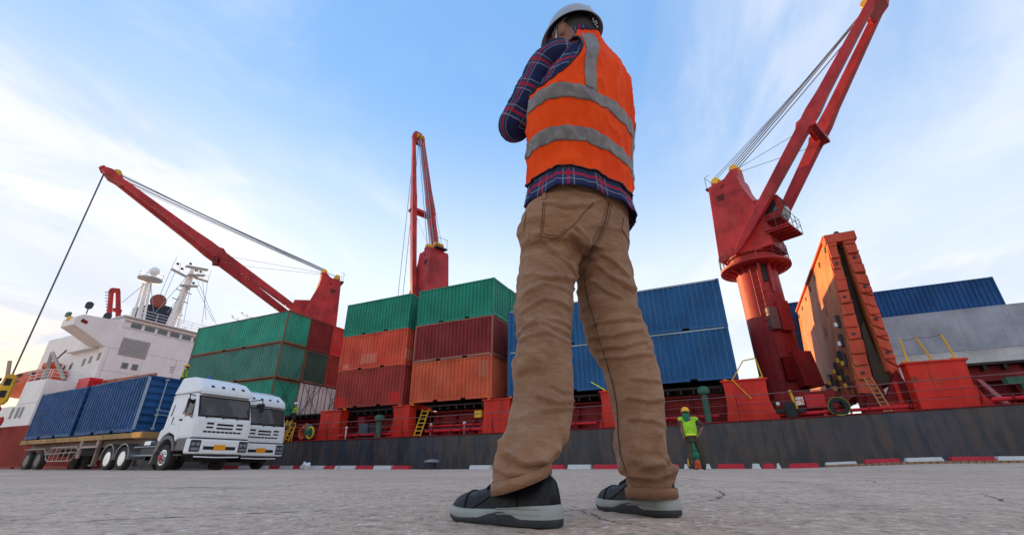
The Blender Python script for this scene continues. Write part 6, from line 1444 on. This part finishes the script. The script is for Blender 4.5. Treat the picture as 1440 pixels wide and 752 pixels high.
# shirt: body panel (tail shows under the vest), collar and sleeves
def grid(fn, us, vs_, uvf, closed=False, drop=None):
    m = MB(); m.uv = []; nu, nv = len(us), len(vs_)
    for v in vs_:
        for u in us: m.v.append(tuple(fn(u, v))); m.uv.append(uvf(u, v))
    for j in range(nv-1):
        for i in range(nu-1):
            if drop and drop((us[i]+us[i+1])/2, (vs_[j]+vs_[j+1])/2): continue
            m.f.append((j*nu+i, j*nu+i+1, (j+1)*nu+i+1, (j+1)*nu+i))
    return m
def clothpart(name, m, mt, par, thick=.003, off=-1):
    o = part(name, m, mt, par, True); s2 = o.modifiers.new('thick', 'SOLIDIFY'); s2.thickness = thick; s2.offset = off; return o
us = list(np.linspace(-180, 180, 121))
# tail of the shirt, hanging a little below the vest and following the waist
def tail(u, v):
    p = torso(u, 0, .003, 1); q = torso(u, .16, -.010, 1); base = HW(.231,1.232,.925)
    zz = .846+.010*math.cos(R(u-15))+.006*mnoise.noise(Vector((u*.03,0,2)))
    p0 = Vector((p.x, p.y, zz)); p0 = p0+(p0-Vector((HW(.232,1.232,0).x, HW(.232,1.232,0).y, zz)))*(.075+.03*mnoise.noise(Vector((u*.04,1,7))))
    p1 = torso(u, .05, -.001, 1)
    return p0.lerp(p1, min(1, v*2)) if v < .5 else p1.lerp(q, v*2-1)
m = grid(tail, us, list(np.linspace(0, 1, 16)), lambda u, v: ((u+8)/27.0, v*1.6+.2)); sh = clothpart('shirt', m, MT['plaid'], man)
def smooth_tube(pts, rs_, n_=40, k=18, seed=0, amp=.006, uvs=(6.0,1.45), flat=1.0):
    rows = [tuple(p)+(r_,) for p, r_ in zip(pts, rs_)]; cr = catmull(rows, k); m = MB(); m.uv = []; L = 0; x = None
    for i, q in enumerate(cr):
        p = Vector(q[:3]); a = Vector(cr[max(i-1,0)][:3]); c_ = Vector(cr[min(i+1,len(cr)-1)][:3]); dr = (c_-a).normalized()
        if x is None: x = dr.cross(HF).normalized()
        x = (x-dr*x.dot(dr)).normalized(); y = dr.cross(x)
        if i: L += (p-Vector(cr[i-1][:3])).length
        for j in range(n_+1):
            t_ = 2*math.pi*j/n_; ww = 1+ (mnoise.noise(Vector((math.cos(t_)*1.5, math.sin(t_)*1.5+seed, L*34)))*amp + abs(mnoise.noise(Vector((math.cos(t_)*1.2+9, math.sin(t_)*1.2, L*20+seed))))*-amp*1.6)/q[3]
            m.v.append(tuple(p+(x*math.cos(t_)+y*math.sin(t_)*flat)*q[3]*ww)); m.uv.append((j/n_*uvs[0]+seed*.3, L/.105*uvs[1]+seed*.45))
    nr = len(cr)
    for i in range(nr-1):
        for j in range(n_): m.f.append((i*(n_+1)+j, i*(n_+1)+j+1, (i+1)*(n_+1)+j+1, (i+1)*(n_+1)+j))
    return m
m = smooth_tube([HW(.215,1.11,1.40), HW(.165,1.105,1.40), shL.lerp(elL,.12), shL.lerp(elL,.55), elL+Vector((0,0,.01)), elL.lerp(wrL,.12)+Vector((0,0,-.012)), elL.lerp(wrL,.5), wrL], [.058,.067,.068,.062,.055,.052,.046,.036], seed=1); clothpart('sleeve', m, MT['plaid'], sh)
m = smooth_tube([HW(.27,1.15,1.38), HW(.315,1.20,1.37), shR.lerp(elR,.2), shR.lerp(elR,.6), elR, elR.lerp(wrR,.15), wrR], [.06,.066,.066,.062,.056,.054,.036], seed=4); clothpart('sleeve', m, MT['plaid'], sh)
m = grid(lambda u, v: torso(u, v, -.007, .8), us, list(np.linspace(.12, .97, 50)), lambda u, v: ((u+8)/27.0, v*6)); clothpart('shirt_body', m, MT['plaid'], sh)
m = smooth_tube([HW(.254,1.118,1.462), HW(.247,1.118,1.482), HW(.243,1.120,1.512)], [.064,.063,.062], n_=30, k=6, seed=2, amp=.002); clothpart('collar', m, MT['plaid'], sh)
# --- vest
t = NT('orange_hi_vis_mesh'); w1 = t.noise(5, detail=4); w2 = t.noise(900); c = t.mix(t.rng(w1, .3, .7), (.90,.055,.001), (1.0,.085,.003)); t.col(t.mix(t.rng(w2, .4, .7, 0, .15), c, (.6,.05,.0))); t.set(Roughness=.8)
t.b.inputs['Specular IOR Level'].default_value = .25; t.bump(t.m_('ADD', t.noise(17, (1,1,.8), detail=5, dist=1.0), t.m_('MULTIPLY', w2, .12)), .006, .9); MT['vest'] = t.m
t = NT('grey_reflective_tape'); w1 = t.noise(22, detail=5, dist=1.); t.col(t.mix(t.rng(w1, .35, .65), (.15,.135,.13), (.25,.225,.215))); t.set(Roughness=t.rng(w1, .3, .7, .45, .7), Metallic=.0)
t.bump(t.m_('ADD', w1, t.m_('MULTIPLY', t.noise(1200), .12)), .003, .7); MT['tape'] = t.m
MT['binding'] = simple('dark_navy_binding', (.02,.018,.03), .8)
# armhole test: an ellipse of angle and height around each shoulder
def vz(v): q = v*(NV-1); k = min(int(q), NV-2); return VRf[k][2]*(1-q+k)+VRf[k+1][2]*(q-k)
def inhole(u, v):
    z = vz(v)
    for uc in (88, -98):
        du = (u-uc+180) % 360-180
        if z > 1.435: continue
        rz = (z-1.31)/.125; 
        if (du/44)**2+rz*rz < 1: return True
    return False
VL = list(np.linspace(.04, .965, 130)); UL = list(np.linspace(-180, 180, 217))
m = grid(lambda u, v: torso(u, v, .007, 1), UL, VL, lambda u, v: (u/40, v*6), drop=inhole); vest = clothpart('vest', m, MT['vest'], man, .003)
# tidy dark binding along hem, armholes and neck
def bind(pts, r_=.0032): m = MB(); m.tube(pts, r_, 6, False); return part('binding', m, MT['binding'], vest, True)
bind([torso(u, .04, .0075, 1) for u in UL]); bind([torso(u, .965, .0075, 1) for u in UL])
for uc in (88, -98):
    pts = []
    for k in range(61):
        t_ = 2*math.pi*k/60; z = min(1.31+.125*math.sin(t_), 1.432); u = uc+44*math.cos(t_)
        vv_ = np.interp(z, [vz(x) for x in np.linspace(0,1,200)], np.linspace(0,1,200)); pts.append(torso(u, vv_, .0075, 1))
    bind(pts, .0036)
zz_ = [vz(x) for x in np.linspace(0,1,300)]; v_of = lambda z: float(np.interp(z, zz_, np.linspace(0,1,300)))
def tape_h(z0, z1, u0, u1):
    m = grid(lambda u, v: torso(u, v, .0092, 1), list(np.linspace(u0, u1, int(abs(u1-u0)/2.5)+2)), list(np.linspace(v_of(z0), v_of(z1), 8)), lambda u, v: (u/40, v*6), drop=inhole)
    return clothpart('reflective_strip', m, MT['tape'], vest, .0012)
tape_h(1.004, 1.046, -180, 180); tape_h(1.126, 1.168, -180, 180)
def tape_v(u0, u1, z0, z1, w_=26):
    def fn(s2, v):
        z = vz(v); f = (z-z0)/(z1-z0); uc = u0+(u1-u0)*f; k = VRf[min(int(v*(NV-1)), NV-1)][3]; return torso(uc+s2*w_*.17/max(k,.06)*.5, v, .0098, 1)
    m = grid(fn, list(np.linspace(-1, 1, 10)), list(np.linspace(v_of(z0), v_of(z1), 40)), lambda u, v: (u, v*6)); return clothpart('reflective_strip', m, MT['tape'], vest, .0012)
tape_v(20, 38, 1.1675, 1.452, 15); tape_v(-60, -62, 1.052, 1.40, 15)
# --- hard hat with headband and ratchet
HT = Matrix.Translation(hp(0,-.002,.040)) @ Matrix.Rotation(YAW+HYW, 4, 'Z') @ Matrix.Rotation(R(-4), 4, 'X') @ Matrix.Scale(.765, 4)
n_ = 56; rings = [(1.165,-.30),(1.185,-.26),(1.13,-.20),(1.04,-.12),(1.02,.0),(1.0,.16),(.955,.38),(.86,.62),(.70,.82),(.48,.95),(.25,1.01),(0,1.03)]
def hatrings(k0=1.0, dzz=0.0):
    vs = []
    for k, (q, h) in enumerate(rings):
        for j in range(n_):
            t_ = 2*math.pi*j/n_; fr = max(0, math.sin(t_))**3; bk = max(0, -math.sin(t_))**2; ex_ = 1+(.16*fr if k < 3 else 0); rib = .012*math.exp(-((math.cos(t_))/.16)**2)*(1 if 3 < k < 11 else 0)
            hh_ = h - (.10*bk if k < 3 else 0) + (.05*fr if k < 2 else 0)
            vs.append((.104*q*k0*math.cos(t_), .124*q*k0*ex_*math.sin(t_), .108*hh_*k0+rib+dzz))
    return vs
m = MB(); fs = []
for k in range(len(rings)-1):
    for j in range(n_): fs.append((k*n_+j, k*n_+(j+1) % n_, (k+1)*n_+(j+1) % n_, (k+1)*n_+j))
m.add(hatrings(), fs); m.xf(HT)
hat = part('hard_hat', m, simple('scuffed_white_hat_plastic', (.36,.37,.42), .2, var=.06, sc=5, bump=.0006), man, 60); s2 = hat.modifiers.new('thick', 'SOLIDIFY'); s2.thickness = .0032; s2.offset = 1
b2 = hat.modifiers.new('sub', 'SUBSURF'); b2.levels = 1; b2.render_levels = 1
for x_ in (-.030,.030):
    m = MB(); m.tube([(x_,-.112+.0*k,.02+.0) if k == 0 else (x_*(1-.03*k), -.124*math.cos(k*.21+.15)*1.02, .108*math.sin(k*.21+.15)*1.02) for k in range(7)], .004, 6); m.xf(HT); part('crown_ridge', m, hat.data.materials[0], hat, True)
m = MB(); m.tube([(0,-.02,.117),(0,.03,.116)], [.014,.010], 8); m.xf(HT); part('crown_ridge', m, hat.data.materials[0], hat, True)
MT['band'] = simple('pale_grey_headband', (.55,.55,.56), .45)
def bandpath(z0, z1, y0, y1, r_x=.084, r_y=.104, th0=0, th1=360, nn=40):
    m = MB(); vs = []
    for k in range(nn+1):
        t_ = math.radians(th0+(th1-th0)*k/nn); 
        drop_ = .028*max(0, -math.sin(t_))**2
        for zz, o in ((z0, 0), (z1, 0), (z1, .003), (z0, .003)): vs.append(((r_x+o)*math.cos(t_), (r_y+o)*math.sin(t_), zz-drop_))
    fs = []
    for k in range(nn):
        for j in range(4): fs.append((4*k+j, 4*k+(j+1) % 4, 4*k+4+(j+1) % 4, 4*k+4+j))
    m.add(vs, fs); m.xf(HT); return m
part('headband', bandpath(-.030,-.006,0,0), MT['band'], hat, 40)
m = MB(); m.lathe((0,-.112,-.045), [(0,-.012),(.020,-.012),(.022,.0),(.020,.012),(0,.012)], 18, 'y'); m.xf(HT); kn = part('ratchet_knob', m, MT['black'], hat, 40)
for k in range(10):
    t_ = 2*math.pi*k/10; m = MB(); m.ball((.021*math.cos(t_),-.12,-.045+.021*math.sin(t_)), .0042, 8, 6); m.xf(HT); part('knob_grip', m, MT['band'], kn, True)
m = MB(); m.lathe((0,-.126,-.045), [(0,-.002),(.009,-.002),(.009,.002),(0,.002)], 12, 'y'); m.xf(HT); part('knob_centre', m, MT['band'], kn)
for th in (30, 75, 120, 165, 210, 330):
    t_ = math.radians(th); m = MB(); m.bar((.083*math.cos(t_),.103*math.sin(t_),-.02), (.07*math.cos(t_),.09*math.sin(t_),.06), .016, .002); m.xf(HT); part('suspension_strap', m, MT['black'] if th > 60 else MT['band'], hat)
# chin strap down the left side in front of the ear
m = MB(); m.tube([HT @ Vector((-.083,.035,-.02)), hp(-.070,.028,-.045), hp(-.046,.04,-.09)], .0025, 6); part('chin_strap', m, MT['band'], hat, True)
# --- shoes
MT['leather'] = simple('black_shoe_leather', (.006,.006,.007), .5, sc=60, bump=.0012, spec=.28)
t = NT('grey_rubber_sole'); w1 = t.noise(9, detail=6); t.col(t.mix(t.rng(w1, .4, .75), (.33,.34,.31), (.20,.19,.17))); t.set(Roughness=.6); t.bump(t.noise(120), .001, .4); MT['sole'] = t.m
MT['outsole'] = simple('dark_outsole_rubber', (.035,.036,.04), .7, sc=40, bump=.001)
def shoe(heel, yaw, label, L=.285):
    """heel: (s,d) of the back of the heel; yaw: toe direction, degrees left of straight ahead."""
    t_ = math.radians(yaw); f = HR*(-math.sin(t_)) + HF*math.cos(t_); r_ = HR*math.cos(t_) + HF*math.sin(t_); o = HW(heel[0], heel[1], 0)
    G = lambda x, y, z: o + r_*x + f*y + Vector((0,0,z))
    def outline(y, k=1.0):           # half widths (left, right) along the length 0..1
        w_ = np.interp(y, [0,.02,.06,.15,.3,.45,.6,.72,.85,.93,.98,1], [.006,.022,.030,.035,.034,.035,.044,.050,.046,.034,.018,.006])*k; return w_
    root = None
    ys = list(np.concatenate([np.linspace(0,.06,5), np.linspace(.1,.9,20), np.linspace(.93,1,6)])); nn = 20
    def body(name, zb, zt, kb, kt, mt, par, hollow=None, sm=40):
        m = MB(); sec = []
        N_ = len(ys); ring_b, ring_t = [], []
        pts = [(-outline(y), y) for y in ys]+[(outline(y), y) for y in ys[::-1]]
        loops = []
        for zf, k in zip(np.linspace(0,1,6), np.interp(np.linspace(0,1,6), [0,.5,1], [kb, max(kb,kt)*1.02, kt])):
            loops.append([G(x*k, (y-.5)*L*(1+(k-1)*.25)+.5*L, zb(y)*(1-zf)+zt(y)*zf) for x, y in pts])
        loft(m, loops); return part(name, m, mt, par, sm)
    zg = lambda y: .010*max(0, (y-.80)/.2)**2+.002
    ztop = lambda y: float(np.interp(y, [0,.12,.25,.45,.6,.8,1], [.041,.039,.036,.030,.028,.028,.034]))
    zmid = lambda y: float(np.interp(y, [0,.25,.33,.42,.52,.6,.8,1], [.016,.014,.022,.026,.020,.013,.011,.020]))
    up = MB()
    secs = [(.015,.030,.085),(.08,.036,.098),(.18,.038,.105),(.30,.038,.108),(.40,.040,.098),(.50,.042,.084),(.62,.046,.070),(.74,.048,.062),(.85,.045,.058),(.93,.036,.050),(.985,.018,.040)]
    secs = [(y, outline(y)*.97+.002, h) for y, _, h in secs]
    rings_ = []
    for y, w_, h in catmull(secs, 3):
        base = ztop(y)-.012; rings_.append([G(w_*math.cos(a)*(1-.22*max(0,math.sin(a))**1.5 if y < .5 else 1), y*L, base+(h-base)*max(-.15,math.sin(a))**1.0 if math.sin(a) > 0 else base+.01*math.sin(a)) for a in np.linspace(0, 2*math.pi, 26, endpoint=False)])
    loft(up, rings_); sh_ = part('shoe', up, MT['leather'], man, True, label=label)
    s_o = body('sole', zmid, ztop, 1.10, 1.06, MT['sole'], sh_)
    s_o2 = body('outsole', zg, lambda y: zmid(y)+.0005, 1.04, 1.09, MT['outsole'], sh_)
    # toe cap seam, side seam, laces and tongue
    def up_at(y, a, off=.0012):
        q = catmull(secs, 3); yy = [k[0] for k in q]; w_ = np.interp(y, yy, [k[1] for k in q]); h = np.interp(y, yy, [k[2] for k in q]); base = ztop(y)-.012
        sn = math.sin(a); return G((w_+off)*math.cos(a)*(1-.22*max(0,sn)**1.5 if y < .5 else 1), y*L, base+(h-base+off)*sn)
    m = MB(); m.tube([up_at(.74+.06*math.sin(a)**2, a) for a in np.linspace(.15, math.pi-.15, 16)], .0015, 5); part('toe_cap_seam', m, MT['leather'], sh_)
    for a0 in (.25, math.pi-.25):
        m = MB(); m.tube([up_at(.68-.045*k, a0+(.10*k if a0 < 1 else -.10*k)) for k in range(9)], .0013, 5); part('side_seam', m, MT['leather'], sh_)
        m = MB(); m.tube([up_at(.26+.012*k, .08+.17*k if a0 < 1 else math.pi-.08-.17*k) for k in range(8)], .0013, 5); part('heel_seam', m, MT['leather'], sh_)
    for k in range(4):
        y = .44+.05*k; m = MB(); m.tube([up_at(y, a, .002) for a in np.linspace(1.0, math.pi-1.0, 7)], .0026, 6); part('lace', m, MT['outsole'], sh_)
    m = MB(); m.tube([G(.030*math.cos(a), .085+.058*math.sin(a), .100+.006*math.sin(a)) for a in np.linspace(0, 2*math.pi, 24)], .007, 8, False); part('padded_collar', m, MT['leather'], sh_, True)
    for zz in (.024,.034): 
        m = MB(); m.tube([G(outline(y)*1.12*sg, (y-.5)*L*1.02+.5*L, float(np.interp(y,[0,.3,.5,1],[zz,zz-.001,zz-.004,zz-.004]))) for sg, y in [(-1, q) for q in (.45,.35,.25,.15,.08,.03)]+[(1, q) for q in (.03,.08,.15,.25,.35,.45)]], .0012, 5); part('sole_groove', m, MT['sole'], s_o)
    return sh_
shoe((.088,.985), 50, 'left shoe pointing far out to the left'); shoe((.375,1.165), 24, 'right shoe planted farther ahead')
bpy.context.view_layer.update()
